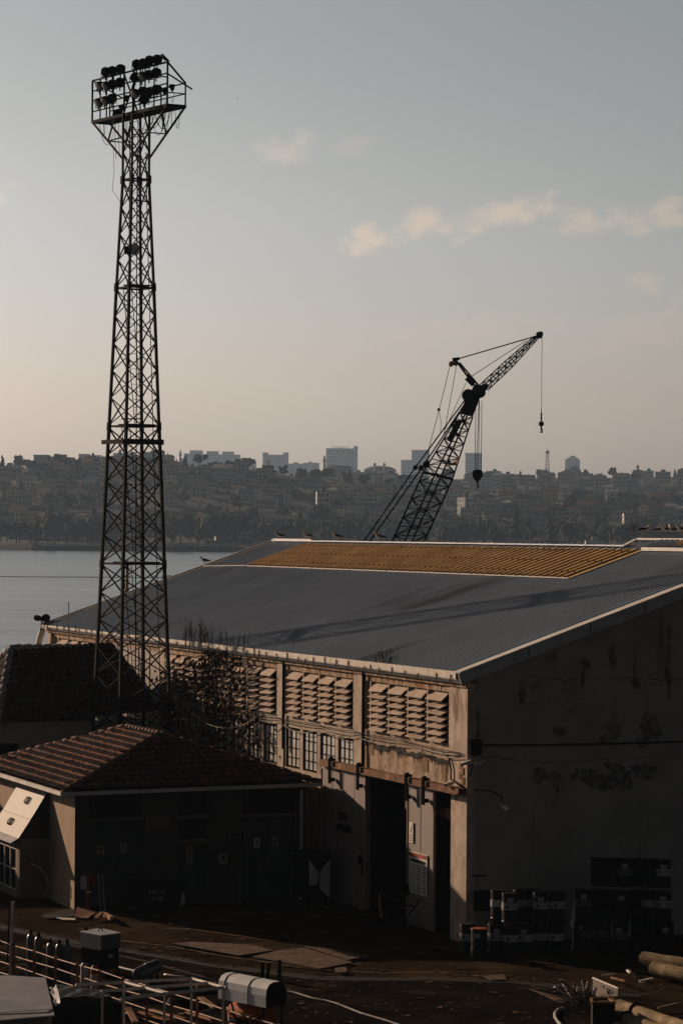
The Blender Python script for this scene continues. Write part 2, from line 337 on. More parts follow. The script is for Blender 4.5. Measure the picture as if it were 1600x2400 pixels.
def decay(mb, u0, u1, v, z0, z1, n, seed, m=0):           # ragged lower edge of fallen plaster
    rnd = random.Random(seed); top = []; bot = []
    for i in range(n+1):
        u = u0+(u1-u0)*i/n; top.append(W(u, v, z1)); bot.append(W(u, v, z0+rnd.uniform(-.13,.13)))
    for i in range(n): mb.face([bot[i], bot[i+1], top[i+1], top[i]], m)
for i, (a, c) in enumerate(PIL):
    b = MB()
    if i == 0:
        b.ub(a, 1.27, -.0, .3, -.2, 4.70); b.ub(a, c, -.0, .3, 4.70, 8.2)
    else: b.ub(a, c, 0., .3, -.2, 8.2)
    b.build('pillar', M_plaster, wh)
b = MB(); b.ub(.0, LU, .05, .35, 7.86, 8.36); b.ub(0., LU, -.06, .05, 8.08, 8.20); b.build('eaves_beam', M_beam, wh)
BAY = [(1.45,9.13),(10.0,17.25),(17.9,25.15),(25.75,31.8),None,(41.1,49.2)]
def louvre(u0, u1, seed):
    rnd = random.Random(seed); b = MB(); n = 7; z0, z1 = 6.24, 7.80; p = (z1-z0)/n
    for k in range(n):
        z = z0+p*k; dz = rnd.uniform(-.015,.015); d2 = rnd.uniform(-.02,.02)
        h = .118 if k < n-1 else .24
        lo0, lo1 = W(u0+.30,-.13+d2,z+.0+dz), W(u1-.08,-.13-d2,z+.0-dz); hi0, hi1 = W(u0+.30,.14,z+h), W(u1-.08,.14,z+h)
        t = Vector((0,0,-.028)); b.hexa([lo0+t,lo1+t,hi1+t,hi0+t,lo0,lo1,hi1,hi0])
    return b.build('louvre_panel', M_slat, wh)
def louvre_bay(u0, u1, seed):
    w = (u1-u0)/4
    for x0, x1, v0 in [(u0-.12,u0,.02),(u1,u1+.12,.02)]+[(u0+w*k-.045,u0+w*k+.045,-.02) for k in (1,2,3)]:
        b = MB(); b.ub(x0, x1, v0, .26, 6.2, 7.86); b.build('louvre_post', M_plaster, wh)
    b = MB(); b.ub(u0-.1, u1+.1, .40, .44, 6.1, 8.0); b.build('louvre_backing', M_dark, wh)
    for k in range(4): louvre(u0+w*k, u0+w*(k+1), seed*7+k)
louvre_bay(1.55, 8.45, 1); louvre_bay(10.15, 16.75, 2); louvre_bay(18.05, 24.6, 3); louvre_bay(25.9, 31.6, 4); louvre_bay(41.4, 48.0, 5)
def window(u0, u1, z0, z1, lean=0.):
    b = MB(); t = .05
    b.ub(u0,u0+t,.07,.15,z0,z1); b.ub(u1-t,u1,.07,.15,z0,z1); b.ub(u0+t,u1-t,.07,.15,z0,z0+t); b.ub(u0+t,u1-t,.07,.15,z1-t,z1)
    n = 3
    for k in range(1, n): x = u0+(u1-u0)*k/n; b.ub(x-.018,x+.018,.075,.14,z0+t,z1-t)
    nz_ = max(3, int((z1-z0)/.3))
    for k in range(1, nz_): z = z0+(z1-z0)*k/nz_; b.ub(u0+t,u1-t,.078,.136,z-.016,z+.016)
    o = b.build('window', M_black, wh)
    b = MB(); b.ub(u0+t,u1-t,.10,.115,z0+t,z1-t); b.build('pane', M_glass, o)
for i in (1, 2, 3, 5):
    u0, u1 = BAY[i]
    b = MB(); b.ub(u0, u1, .03, .3, 5.78, 6.2); b.ub(u0, u1, .03, .3, 3.6 if i > 0 else 4.85, 4.30 if i > 0 else 4.86); b.ub(u0, u1, .04, .3, -.2, 3.6 if i > 0 else 4.85); b.build('spandrel', M_plaster, wh)
    w = (u1-u0)/4
    for k in range(5): x = u0+w*k; b = MB(); b.ub(max(u0,x-.16), min(u1,x+.16), .05, .28, 4.30 if i > 0 else 4.86, 5.78); b.build('mullion', M_plaster, wh)
    for k in range(4): window(u0+w*k+.22, u0+w*(k+1)-.22, 4.32 if i > 0 else 4.88, 5.74)
# door bay (bay 5): tall boarded door
b = MB(); b.ub(32.45, 40.28, .06, .3, -.2, 8.0); 
for k in range(1, 5): b.ub(32.45+1.566*k-.03, 32.45+1.566*k+.03, .03, .06, 0, 8.0)
b.build('tall_boarded_door', M_door, wh)
# bay 1: decayed lintel over the sliding doors
b = MB(); b.ub(1.45, 9.13, .04, .3, 4.70, 6.2); b.build('lintel', M_decay, wh)
M_scar = mat('blackened_scar', (.018,.014,.011), (.03,.02,.014), 5)
b = MB(); rnd = random.Random(5)
top = []; bot = []                                         # black crust along the edge where render has dropped off
for k in range(221):
    u = 1.5+.0345*k; zc = 5.74-.010*(9-u)+.05*math.sin(u*2.3)+.03*math.sin(u*7.1); t = .035+.05*abs(math.sin(u*1.9))+rnd.uniform(0,.07); d = rnd.random()
    top.append((u, .0, zc+t*.5)); bot.append((u, .025, zc-t*(2.6 if d > .86 else 1.2)))
for k in range(220): b.face([W(*bot[k]), W(*bot[k+1]), W(*top[k+1]), W(*top[k])])
b.build('crumbling_edge', M_scar, wh)
b = MB(); rnd = random.Random(9)
for u, z, w, h in ((3.3,5.15,.55,.42),(1.75,5.2,.45,.3),(1.75,4.98,.4,.2),(8.2,5.35,.6,.5)): b = MB(); b.ub(u, u+w, .022, .04, z, z+h); b.build('board_patch', MATS['dull_timber'] if 'dull_timber' in MATS else mat('dull_timber', (.20,.12,.06), (.13,.075,.04), 3), wh)
b = MB()
for u, z in ((.35,5.45),(.2,5.3),(.15,5.0),(.4,5.15)): b = MB(); b.ub(u, u+.22, -.026, -.021, z, z+.24); b.build('exposed_brick', M_rustbeam, wh)
b = MB(); b.ub(-.03, 12.6, -.30, -.20, 4.70, 4.90); b.ub(-.03, 12.6, -.20, .0, 4.86, 4.90); b.ub(-.03, 12.6, -.36, -.30, 4.70, 4.735); b.build('door_rail', M_rustbeam, wh)
def sliding(u0, u1, hang, name='sliding_door'):
    b = MB(); b.ub(u0, u1, -.16, -.10, .08, 4.66)
    for u in (u0, u1-.05): b.ub(u, u+.05, -.19, -.16, .08, 4.66)
    b.ub(u0+.05, u1-.05, -.185, -.16, 4.56, 4.66); b.ub(u0+.05, u1-.05, -.185, -.16, .08, .2)
    n = max(2, int((u1-u0)/.9))
    for k in range(1, n): x = u0+(u1-u0)*k/n; b.ub(x-.012, x+.012, -.172, -.16, .2, 4.56)
    d = b.build(name, M_door, wh)
    for u in hang:
        b = MB(); b.ub(u-.11, u+.11, -.40, -.36, 4.15, 5.05); b.ub(u-.11, u+.11, -.36, -.20, 4.93, 5.02); b.ub(u-.08, u+.08, -.36, -.20, 4.22, 4.34)
        b.lathe(W(u,-.33,5.02), [(.07,-.03),(.07,.03)], 10, ax=(UX,UY,0)); b.build('hanger', M_black, d)
    return d
d1 = sliding(8.4, 12.75, (8.62, 11.35)); d2 = sliding(2.28, 4.58, (2.7, 4.2))
b = MB(); b.ub(10.1, 10.9, -.24, -.20, 2.95, 3.2); b.ub(9.7, 11.1, -.24, -.20, 2.55, 2.78); b.build('bracket', M_black, d1)
b = MB(); b.lathe(W(8.75,-.19,1.75), [(.16,0),(.16,-.05)], 14, ax=(VX,VY,0)); b.bar(W(8.55,-.22,1.2), W(8.55,-.22,1.8), .05); b.build('handle', M_black, d1)
b = MB(); b.lathe(W(4.4,-.19,1.2), [(.17,0),(.17,-.05)], 14, ax=(VX,VY,0)); b.build('handle', M_black, d2)
b = MB(); b.ub(1.5, 5.45, .10, .16, 3.78, 4.08); b.build('timber_plank', mat('dull_timber', (.20,.12,.06), (.13,.075,.04), 3), wh)
# gutter fascia with hooks
b = MB(); b.ub(.12, LU, -.34, -.05, 8.33, 8.36)
n = 22
for k in range(n): u0, u1 = .12+(LU-.12)*k/n, .12+(LU-.12)*(k+1)/n-.012; b.hexa([W(u0,-.36,8.36),W(u1,-.36,8.36),W(u1,-.34,8.36),W(u0,-.34,8.36),W(u0,-.36,ez(u0)-.02),W(u1,-.36,ez(u1)-.02),W(u1,-.34,ez(u1)-.02),W(u0,-.34,ez(u0)-.02)])
b.ub(.12, LU, -.12, -.05, 8.2, 8.33, 0); b.build('gutter', M_fascia, wh)
rnd = random.Random(3)
u = .5
while u < LU-.3:
    b = MB(); b.bar(W(u,-.375,8.26), W(u+rnd.uniform(-.04,.04),-.385,8.26+rnd.uniform(.14,.3)), .028); u += rnd.choice((.55,.8,1.15,1.15,1.6)); b.build('gutter_hook', M_black, wh)
for u in (8.98,17.1): b = MB(); b.lathe(W(u,-.06,4.95), [(.055,0),(.055,3.3)], 10); b.build('downpipe', M_tower, wh)  # dark pipes added as stand-ins for the shaded pillar sides
b = MB(); b.tube([W(49.6,-.3,8.2), W(50.1,-.4,7.3), W(50.5,-.45,5.5), W(50.5,-.45,0)], .14, 10); b.build('downpipe', M_white, wh)
# roof sheets: trapezoid ribs running down the slope
def sheet(u0, u1, va, vb, off, pitch=.42, hgt=.05, m=M_roof, name='roof_sheet', thick=.0):
    n = max(1, round((u1-u0)/pitch)); p = (u1-u0)/n; us = []
    for k in range(n):
        for a, h in ((0,0),(.55,0),(.66,1),(.89,1)): us.append((u0+p*(k+a), h*hgt))
    us.append((u1, 0)); rows = []
    for j in range(5):
        v = va+(vb-va)*j/4; rows.append([W(u, v, rz(u, v)+off+h) for u, h in us])
    b = MB(); b.grid(rows); return b.build(name, m, wh, recalc=False)
sheet(-.12, LU+.05, -.33, RV, 0., pitch=.40, hgt=.032)
b = MB(); A = []                                          # far slope, one sheet
for u in (-.12, LU+.05): A.append([W(u, RV+v, rz(u, RV)-.33*v) for v in (0, 4, 8, GV-RV+.3)])
b.grid(A); b.build('rear_roof_sheet', M_roof, wh)
sheet(9.45, 44.5, 7.91, 10.72, .055, .62, .07, M_rusty, 'rusted_roof_panel')
b = MB()
for k in range(12): u0, u1 = 9.45+35.05*k/12, 9.45+35.05*(k+1)/12; j = .02*math.sin(k*2.1); b.bar(W(u0,7.86+j,rz(u0,7.86)+.065), W(u1,7.86-j,rz(u1,7.86)+.065), .05, .04)
b.bar(W(44.5,7.85,rz(44,7.85)+.075), W(LU,7.6,rz(LU,7.6)+.07), .06, .04); b.build('panel_flashing', M_trim, wh)
b = MB()
for k in range(3):
    for q in range(62):
        u = 9.9+q*.56; v = 8.3+k*1.05; b.lathe(W(u, v, rz(u, v)+.12), [(.035,0),(.02,.04)], 5, ax=(0,0,1))
b.build('roof_bolt', M_black, wh)
b = MB(); b.bar(W(11.5,RV,rz(11.5,RV)+.03), W(LU+.05,RV,rz(LU,RV)+.03), .5, .05); b.build('ridge_cap', M_roof, wh)
sheet(-.12, 9.4, 10.72, RV+.25, .17, .42, .05, M_roof, 'raised_ridge_sheet')
sheet(-.10, 7.0, 10.80, RV+.22, .26, .42, .05, M_rusty, 'raised_rusted_panel')
b = MB(); b.bar(W(-.12,10.70,rz(0,10.7)+.12), W(9.42,10.70,rz(9.4,10.7)+.12), .05, .12)
b.bar(W(-.1,RV+.25,rz(0,RV)+.30), W(11.4,RV+.25,rz(11,RV)+.28), .12, .06)
b.bar(W(11.4,RV+.2,rz(11,RV)+.26), W(12.3,RV+.1,rz(12,RV)+.02), .10, .06); b.build('ridge_flashing', M_white, wh)
b = MB(); b.bar(W(44.7,RV,rz(44.7,RV)+.08), W(LU+.05,RV,rz(LU,RV)+.08), .3, .08); b.build('ridge_flashing', M_white, wh)
def vb(b, u, va, vb_, w, h, dz): b.bar(W(u,va,rz(u,va)+dz), W(u,vb_,rz(u,vb_)+dz), w, h)
b = MB(); vb(b, -.02, -.36, RV, .44, .04, .08); b.build('verge_cap', M_white, wh)
b = MB(); vb(b, -.215, -.36, RV, .08, .34, -.13); b.build('verge_board', M_trimd, wh)
for v in (2.0, 4.15, 6.1, 8.0): b = MB(); b.bar(W(-.262,v,rz(0,v)-.28), W(-.262,v,rz(0,v)+.03), .025); b.build('verge_joint', M_black, wh)
b = MB(); vb(b, LU+.08, -.36, RV, .14, .10, .06); b.build('verge_cap', M_trim, wh)
# damp and soot stains with their own ragged outlines
M_damp = mat('damp_stain', (.17,.152,.141), (.075,.066,.061), 5., lo=.42, hi=.58)
def stain(v, z, rv, rz_, k, tall=0):
    rs = random.Random(int(v*97+z*31+k)); b = MB(); n = 90; pts = []
    ph = [rs.uniform(0,6.28) for _ in range(5)]
    for i in range(n):
        a = 6.2832*i/n; r = 1+.20*math.sin(2*a+ph[0])+.12*math.sin(5*a+ph[1])+.08*math.sin(11*a+ph[2])+.06*math.sin(19*a+ph[3])+rs.uniform(-.07,.07)
        pts.append(W(-.0012-.0008*k, v+rv*r*math.cos(a), z+rz_*r*math.sin(a)))
    c = W(-.0012-.0008*k, v, z)
    for i in range(n): b.face([c, pts[i], pts[(i+1)%n]])
    b.build('damp_stain', M_damp, wh)
for k, q in enumerate(((5.15,6.6,.28,.22),(4.85,6.35,.2,.16),(6.45,6.75,.32,.48),(6.2,6.3,.3,.2),(2.5,5.25,.28,.22),(3.0,5.2,.34,.15),(4.2,5.2,.5,.28),(4.75,4.95,.42,.3),(5.4,5.1,.45,.36),(6.2,5.3,.4,.3),(5.0,5.5,.2,.12),(3.1,4.85,.12,.16),(7.05,9.0,.11,.85),(7.1,8.1,.07,.5),(5.85,8.75,.06,.6),(5.9,8.15,.18,.14),(5.05,9.0,.12,.45),(4.1,8.8,.16,.18),(4.0,8.3,.09,.3),(7.9,8.6,.1,1.1),(8.3,6.2,.3,.5),(.35,6.9,.1,.5),(.3,6.35,.16,.3),(3.6,7.3,.14,.09),(1.9,7.8,.12,.3),(3.2,6.65,.22,.18))): stain(*q, k)
# cracks in the gable render
rnd = random.Random(21)
def crack(p0, p1, n, amp, w):
    pts = []; b = MB(); ws = [w*rnd.uniform(.5,1.4) for _ in range(n+1)]
    for i in range(n+1):
        t = i/n; v = p0[0]+(p1[0]-p0[0])*t; z = p0[1]+(p1[1]-p0[1])*t+rnd.gauss(0, amp); pts.append((v, z))
    dn = (0, 1) if abs(p1[0]-p0[0]) > abs(p1[1]-p0[1]) else (1, 0)
    b.grid([[W(-.030, q[0]+s*k*dn[0], q[1]+s*k*dn[1]) for q, k in zip(pts, ws)] for s in (-1, 1)]); b.build('wall_crack', M_scar, wh)
crack((2.0,8.35),(9.,8.25),40,.035,.010); crack((.5,5.9),(3.0,5.65),22,.03,.010); crack((3.0,5.7),(7.5,5.8),34,.05,.007); crack((2.35,4.5),(2.15,.9),24,.02,.006); crack((1.8,7.6),(4.,7.5),16,.05,.007); crack((3,4.4),(2.4,3.4),12,.05,.006)
# ================================================================ things on and around the warehouse wall
def cable(name, label, pts, r, m, cat='cable', group=None):
    b = MB(); b.tube(pts, r, 5); o = b.build(name, m, None, smooth=True); return tag(o, label, cat, group)
def sag(p, q, s, n=8): return [p.lerp(q, i/n)-Vector((0,0,s*4*(i/n)*(1-i/n))) for i in range(n+1)]
for k, (dz, s, m, lb) in enumerate(((0,.10,M_cable,'thick pale cable sagging along the wall just below the louvres'),(.07,.03,M_cabled,'black cable strung tight along the wall just below the louvres'),(-.06,.22,M_cable,'thin pale cable drooping lowest along the wall below the louvres'))):
    pts = []
    for a, c in ((.3,5.0),(5.0,9.5),(9.5,13.),(13.,17.5),(17.5,24.)): 
        s0 = sag(W(a,-.05-.02*k,6.02+dz-.1*(a<1)), W(c,-.05-.02*k,5.98+dz), s*random.uniform(.6,1.3)); pts += s0 if not pts else s0[1:]
    cable('wall_cable', lb, pts, .016, m, group='cables along the louvred wall')
cable('wall_cable', 'pale drop cable hanging in a loop among the creeper leaves', sag(W(18.5,-.5,6.1), W(29.5,-.7,6.9), 1.1, 14), .018, M_cable, group='cables along the louvred wall')
cable('gable_cable', 'black cable running level across the dark gable wall', sag(W(-.05,.45,6.27), W(-.05,9.5,6.3), .06, 12), .035, M_cabled)
cable('conduit', 'pale conduit running down the corner pillar beside the door rail', [W(1.9,-.03,5.9),W(1.35,-.05,5.75),W(1.15,-.06,5.4),W(1.15,-.06,5.1),W(.5,-.06,5.0),W(.1,-.06,4.92)], .03, M_cabled, 'conduit')
def cam_(loc, d, label, arm):
    t = thing('security_camera', label, 'camera', loc, 'security cameras at the warehouse corner'); loc = Vector(loc); d = Vector(d).normalized()
    b = MB(); b.bar(loc-d*.14, loc+d*.16, .09, .09); b.bar(loc-d*.14+Vector((0,0,.06)), loc+d*.22+Vector((0,0,.06)), .12, .02); b.build('housing', M_white, t)
    b = MB(); b.lathe(loc+d*.16, [(.035,0),(.035,.02)], 8, ax=d); b.build('lens', M_ink, t)
    b = MB(); b.tube([Vector(p) for p in arm]+[loc-d*.05], .022, 6); b.build('arm', M_cabled, t)
p = W(-1.0,.9,4.35); cam_(p, (.5,-.6,-.35), 'small white camera on a bent black arm out from the gable wall', [W(-.01,.25,4.85),W(-.35,.35,4.86),W(-.75,.55,4.85),W(-.95,.78,4.7)])
p = W(.75,-.28,4.98); cam_(p, (-.7,-.6,-.2), 'small white camera above the door rail on the sunlit corner pillar', [W(.9,-.02,5.0)])
t = thing('floodlight', 'pair of small grey floodlights jutting out at the warehouse corner', 'floodlight', W(-.1,.0,5.7))
for a, s in ((W(-.25,-.16,5.72), -1), (W(-.35,.28,5.72), 1)):
    b = MB(); b.hexa([a+Vector(q) for q in ((-.14,-.08,-.1),(.14,-.08,-.02),(.14,.08,-.02),(-.14,.08,-.1),(-.16,-.1,-.02),(.16,-.1,.10),(.16,.1,.10),(-.16,.1,-.02))]); b.build('lamp_head', M_greysheet, t)
b = MB(); b.tube([W(-.25,-.16,5.7),W(-.28,.1,5.62),W(-.35,.28,5.7)], .02, 6); b.tube([W(-.28,.1,5.62),W(.0,.1,5.3)], .025, 6); b.build('bracket', M_black, t)
b = MB(); b.ub(-.22,0,.12,.42,5.95,6.45); b.build('junction_box', M_black, None); tag(bpy.data.objects['junction_box'], 'black junction box high on the gable wall beside the corner', 'junction box')
b = MB(); b.ub(-.12,-.005,.25,.85,1.0,1.65); o = b.build('meter_box', M_black, None); tag(o, 'black meter box low on the gable wall beside the lit pillar', 'meter box')
b = MB(); b.tube([W(-.02,.25,2.15),W(-.3,.25,2.15)], .025, 6); b.tube([W(-.28,.25,2.15),W(-.28,.55,2.15)], .03, 6); b.tube([W(-.28,.27,2.15),W(-.28,.27,1.85)],.02,6); o = b.build('wall_bracket', M_black, None); tag(o, 'black iron bracket sticking out of the dark gable wall', 'bracket')
# horn / floodlight on the far roof corner
t = thing('loudspeaker', 'black twin loudspeaker on the far end of the roof eave against the water', 'loudspeaker', W(50.1,-.2,8.5))
for dx, r in ((-.14,.14),(.15,.19)):
    c = W(50.1,-.2,8.70)+Vector((dx,0,0)); b = MB(); b.lathe(c, [(.08,-.2),(r*.7,-.12),(r,.02),(r,.12),(r*.85,.2)], 14, ax=(.5 if dx>0 else -.7,-.6,.15)); b.build('horn', M_black, t)
b = MB(); b.bar(W(50.1,-.2,8.45), W(50.1,-.2,8.75), .07); b.bar(W(50.1,-.2,8.72)+Vector((-.2,0,0)), W(50.1,-.2,8.74)+Vector((.2,0,0)), .05); b.build('bracket', M_black, t)
b = MB(); b.tube([W(45.,-.35,7.2), W(45.,-.35,9.6)], .025, 6); o = b.build('roof_rod', M_steelw, None); tag(o, 'thin pale rod standing up past the far gutter', 'rod')
t = thing('flue_pipe', 'rusty flue pipe rising at the far roof verge behind the tower', 'flue', W(51.,4.2,7.))
b = MB(); b.lathe(W(51.,4.2,0), [(.07,7.),(.07,11.0)], 12); b.build('pipe', M_rustbeam, t); b = MB(); b.lathe(W(51.,4.2,11.2), [(.07,-.2),(.07,.0),(.13,.04),(.03,.18)], 12); b.build('cowl', M_black, t)
h0, h1, q0 = at(391,1351,156), at(414,1364,156), at(383,1347,156)
t = thing('street_lamp', 'pale street lamp head reaching over the roof verge behind the tower', 'lamp', Vector((q0.x,156,0)))
b = MB(); b.tube([(q0.x,156,0), q0, h0.lerp(h1,.2)], .045, 8); b.build('pole', M_tower, t)
b = MB(); b.tube([h0, h0.lerp(h1,.4)+Vector((0,0,.03)), h1], [.07,.16,.10], 10); b.build('lamp_head', M_white, t)
# creeper
b = MB(); rnd = random.Random(11)
def vines(n, u0, u1, z0, z1, om, r0=.05, r1=.12):
    for _ in range(n):
        u = rnd.uniform(u0, u1); z = rnd.uniform(z0, z1); 
        b.leaf(W(u, -rnd.uniform(.06, om), z), rnd.uniform(r0, r1), rnd, rnd.choice((0,0,1,1,1,2)))
strands = [(22.0,8.2,3.8),(22.9,8.3,3.5),(23.6,8.25,3.),(24.4,8.3,2.6),(25.2,8.3,2.6),(25.6,8.25,3),(26.4,8.0,3),(27.4,7.6,3),(28.2,7.8,3.6),(29.,7.2,4.2),(30.,7.6,4.5),(21.0,6.3,4.6),(20.2,6.2,4.3),(19.6,6.0,4.8),(24.9,8.3,2.5),(31,7.2,5)]
for u, zt, zb in strands:
    for k in range(int((zt-zb)*28)):
        z = rnd.uniform(zb, zt); b.leaf(W(u+rnd.gauss(0,.22)+.25*math.sin(z*2+u), -rnd.uniform(.05,.5), z), rnd.uniform(.05,.13), rnd, rnd.choice((0,0,1,1,1,2)))
for _ in range(10):
    u = rnd.uniform(18.6,30); z = rnd.uniform(4.6,6.6); s = rnd.uniform(.4,.85)
    for k in range(26): b.leaf(W(u+rnd.gauss(0,s), -abs(rnd.gauss(.2,.25)), z+rnd.gauss(0,s*.7)), rnd.uniform(.05,.13), rnd, rnd.choice((0,1,1,2)))
for k in range(90): b.leaf(W(rnd.uniform(25,33), -rnd.uniform(.1,1.2), rnd.uniform(2.5,6.6)), rnd.uniform(.06,.14), rnd, rnd.choice((1,1,1,0)))
root = b.build('creeper', M_vine, None, recalc=False); tag(root, 'brown half dead creeper hanging over the louvred wall behind the tower', 'creeper')
b = MB()
for u, zt, zb in strands: b.tube([W(u+.2*math.sin(z_*1.7+u), -.1, z_) for z_ in [zb+(zt-zb)*i/8 for i in range(9)]], .022, 4)
b.build('stem', M_vine[1], root)
def weed(u0, u1, n, h, label):
    b = MB(); 
    for _ in range(n):
        u = rnd.uniform(u0, u1); v = rnd.uniform(-.33,.15); hh = h*rnd.uniform(.4,1.1); z = rz(u, v)+.0; dx = rnd.gauss(0,.12); p = W(u, v, z)
        b.tube([p, p+Vector((dx*.4,0,hh*.6)), p+Vector((dx,rnd.gauss(0,.05),hh))], [.012,.009,.004], 3)
        for k in range(3): b.leaf(p+Vector((dx*.7,0,0))+Vector((rnd.gauss(0,.05),rnd.gauss(0,.05),hh*rnd.uniform(.3,1.))), rnd.uniform(.015,.04), rnd)
    tag(b.build('weed', M_weed, None, recalc=False), label, 'weed', 'weeds growing in the gutter')
weed(25.6, 28.8, 46, .95, 'tall brown weeds growing from the gutter above the creeper'); weed(21.4, 24.6, 18, .6, 'thin brown weeds in the gutter nearer than the tall clump'); weed(6.3, 7.2, 22, .42, 'low dark weeds on the gutter above the nearest louvre bay')
# posters on the right hand sliding door
def poster(name, label, u, w, z0, z1, lines, v=-.195, head=None, off=None, hc=None):
    o0 = W(u, v, z0); t = thing(name, label, 'notice', o0)
    b = MB(); b.ub(u-w/2, u+w/2, v-.012, v, z0, z1); b.build('sheet', M_paper, t); b = MB(); h = z1-z0
    if head: 
        b2 = MB(); b2.ub(u-w/2+.02, u+w/2-.02, v-.0145, v-.0125, z1-.12*h, z1-.02*h); b2.build('header', hc or M_red, t)
        b.ub(u-w*.44, u+w*.44, v-.0145, v-.0125, z1-.24*h, z1-.17*h)
    rr = random.Random(3)
    for z, cols in lines:
        for a, c in cols: b.ub(u-w/2+w*a, u-w/2+w*(c-rr.uniform(0,.06)), v-.0145, v-.0125, z0+h*z, z0+h*(z+.022))
    b.build('print', M_ink, t); return t
poster('notice_board', 'white notice board with printed table and red heading on the narrow door', 3.52, 1.55, 1.15, 2.5, [(.05+.062*k, ((.06,.28),(.36,.6),(.68,.8),(.85,.95))) for k in range(11)], head=1)
t = thing('door_sign', 'small white sign with black pictogram above the notice board', 'sign', W(4.15,-.195,2.75))
b = MB(); b.ub(3.98, 4.32, -.207, -.195, 2.78, 3.45); b.build('sheet', M_paper, t)
b = MB(); b.hexa([W(4.22,-.2095,3.1),W(4.14,-.2095,3.1),W(4.14,-.2075,3.1),W(4.22,-.2075,3.1),W(4.1,-.2095,3.33),W(4.04,-.2095,3.36),W(4.04,-.2075,3.36),W(4.1,-.2075,3.33)]); b.build('pictogram', M_ink, t)
b = MB()
for z in (2.84,2.92,3.0): b.ub(4.03,4.27,-.2095,-.2075,z,z+.03)
b.build('print', M_ink, t)
# hopper cabinet by the left door, barrow by the right door
t = thing('metal_cabinet', 'grey metal cabinet with crossed panels in shadow by the wide door', 'cabinet', W(10.9,-1.2,0))
b = MB(); b.ub(10.1,11.7,-1.6,-.8,.25,1.75); b.build('body', M_dark, t)
A = lambda s, z: W(10.1-.012, -1.6+.8*s, z)
for P in ((A(.02,1.66),A(.46,1.18),A(.40,.80),A(.03,.74)),(A(.98,1.66),A(.52,1.18),A(.52,.62),A(.98,.30))):
    b = MB(); b.face(P); b.build('panel', M_greysheet, t, recalc=False)
b = MB(); b.ub(10.05,11.75,-1.65,-.75,1.75,1.83); b.build('lid', M_black, t)
b = MB()
for u in (10.2,11.6):
    for v in (-1.5,-.9): b.ub(u-.05,u+.05,v-.05,v+.05,0,.25)
b.build('stand', M_black, t)
t = thing('hand_barrow', 'black tubular hand barrow with orange strap leaning by the narrow door', 'barrow', W(3.2,-.9,0))
b = MB()
for v in (-1.15,-.65): b.tube([W(4.6,v,.25),W(3.5,v,.35),W(2.5,v,.95),W(2.3,v,1.15)], .03, 6)
for u, z in ((4.4,.27),(3.5,.35),(2.6,.9)): b.tube([W(u,-1.15,z),W(u,-.65,z)], .025, 6)
b.tube([W(4.5,-1.15,.25),W(4.4,-1.15,1.2),W(2.6,-1.15,1.0)], .03, 6); b.tube([W(2.9,-1.15,.9),W(4.2,-1.15,.3)], .02, 6)
b.build('frame', M_black, t)
b = MB(); b.tube([W(4.5,-1.18,1.1),W(4.45,-1.2,.75),W(4.3,-1.2,.35),W(4.18,-1.2,.36),W(4.32,-1.2,.75),W(4.42,-1.2,1.1)], .02, 5); b.build('strap', M_wood, t)
for v in (-1.2,-.66): b = MB(); b.lathe(W(3.6,v,.2), [(.2,0),(.2,.06)], 14, ax=(VX,VY,0)); b.build('wheel', M_black, t)
# gulls
def gull(loc, rz_, label, k=1.):
    t = thing('gull', label, 'bird', loc, 'gulls on the warehouse roof'); o = Vector(loc); c, s = math.cos(rz_), math.sin(rz_)
    def T(x, y, z): return o+Vector((x*c-y*s, x*s+y*c, z))*k
    b = MB(); b.tube([T(-.20,0,.13),T(-.10,0,.16),T(.02,0,.175),T(.12,0,.20),T(.17,0,.26),T(.20,0,.31),T(.235,0,.325),T(.26,0,.32)], [.02,.06,.085,.08,.05,.042,.045,.02], 8); b.build('body', M_gullw, t, smooth=True)
    b = MB()
    for q in (1,-1): b.tube([T(.10,.055*q,.20),T(-.02,.07*q,.20),T(-.18,.035*q,.165),T(-.30,.015*q,.14)], [.03,.055,.04,.008], 6)
    b.build('wing', M_gulld, t, smooth=True)
    b = MB(); b.tube([T(.255,0,.32),T(.31,0,.305)], [.014,.004], 5); b.build('beak', M_beak, t)
    b = MB()
    for q in (1,-1): b.tube([T(.02,.035*q,.11),T(.02,.035*q,0)], .008, 4)
    b.build('leg', M_beak, t)
def onroof(px, v=RV, dz=.10):
    p = onV(px, 1272, v); u = uv(p)[0]; return W(u, v, rz(u, v)+dz)
GW = [(655,3.0,'gull resting at the far end of the ridge, first from the water'),(722,3.2,'gull hunched low on the ridge, second from the water'),(790,3.0,'gull upright on the ridge, third from the water'),(890,2.9,'pale breasted gull beside the crane on the ridge')]
for px, a, lb in GW: gull(onroof(px), a, lb)
for px, a, lb in ((1508,.2,'dark backed gull first on the raised white ridge cap'),(1545,.5,'gull stooping second on the raised white ridge cap'),(1561,3.3,'gull third along the raised white ridge cap'),(1573,1.8,'gull standing tallest between two others on the white ridge cap'),(1586,.3,'gull fifth along the raised white ridge cap'),(1599,2.9,'gull cut by the photo edge on the white ridge cap')):
    gull(onroof(px, RV+.25, .37), a, lb)
p = onV(483, 1325, 7.75); gull(W(49.9,7.7,rz(49.9,7.7)+.13), 2.9, 'lone gull standing on the far verge of the roof above the water')
t = thing('flying_gull', 'tiny gull in flight high in the empty sky', 'bird', at(558,232,600)); o = at(558,232,600)
b = MB(); b.tube([o+Vector((-.15,0,.02)),o,o+Vector((.17,0,-.02))], [.01,.04,.012], 6); b.build('body', M_gullw, t)
b = MB()
for q in (-1,1): b.face([o+Vector((.06*1,0,.02)), o+Vector((.0,.3*q,.1))+Vector((q*.10,0,.04)), o+Vector((-.06,.55*q,.06))+Vector((q*.15,0,.0)), o+Vector((-.05,0,.02))])
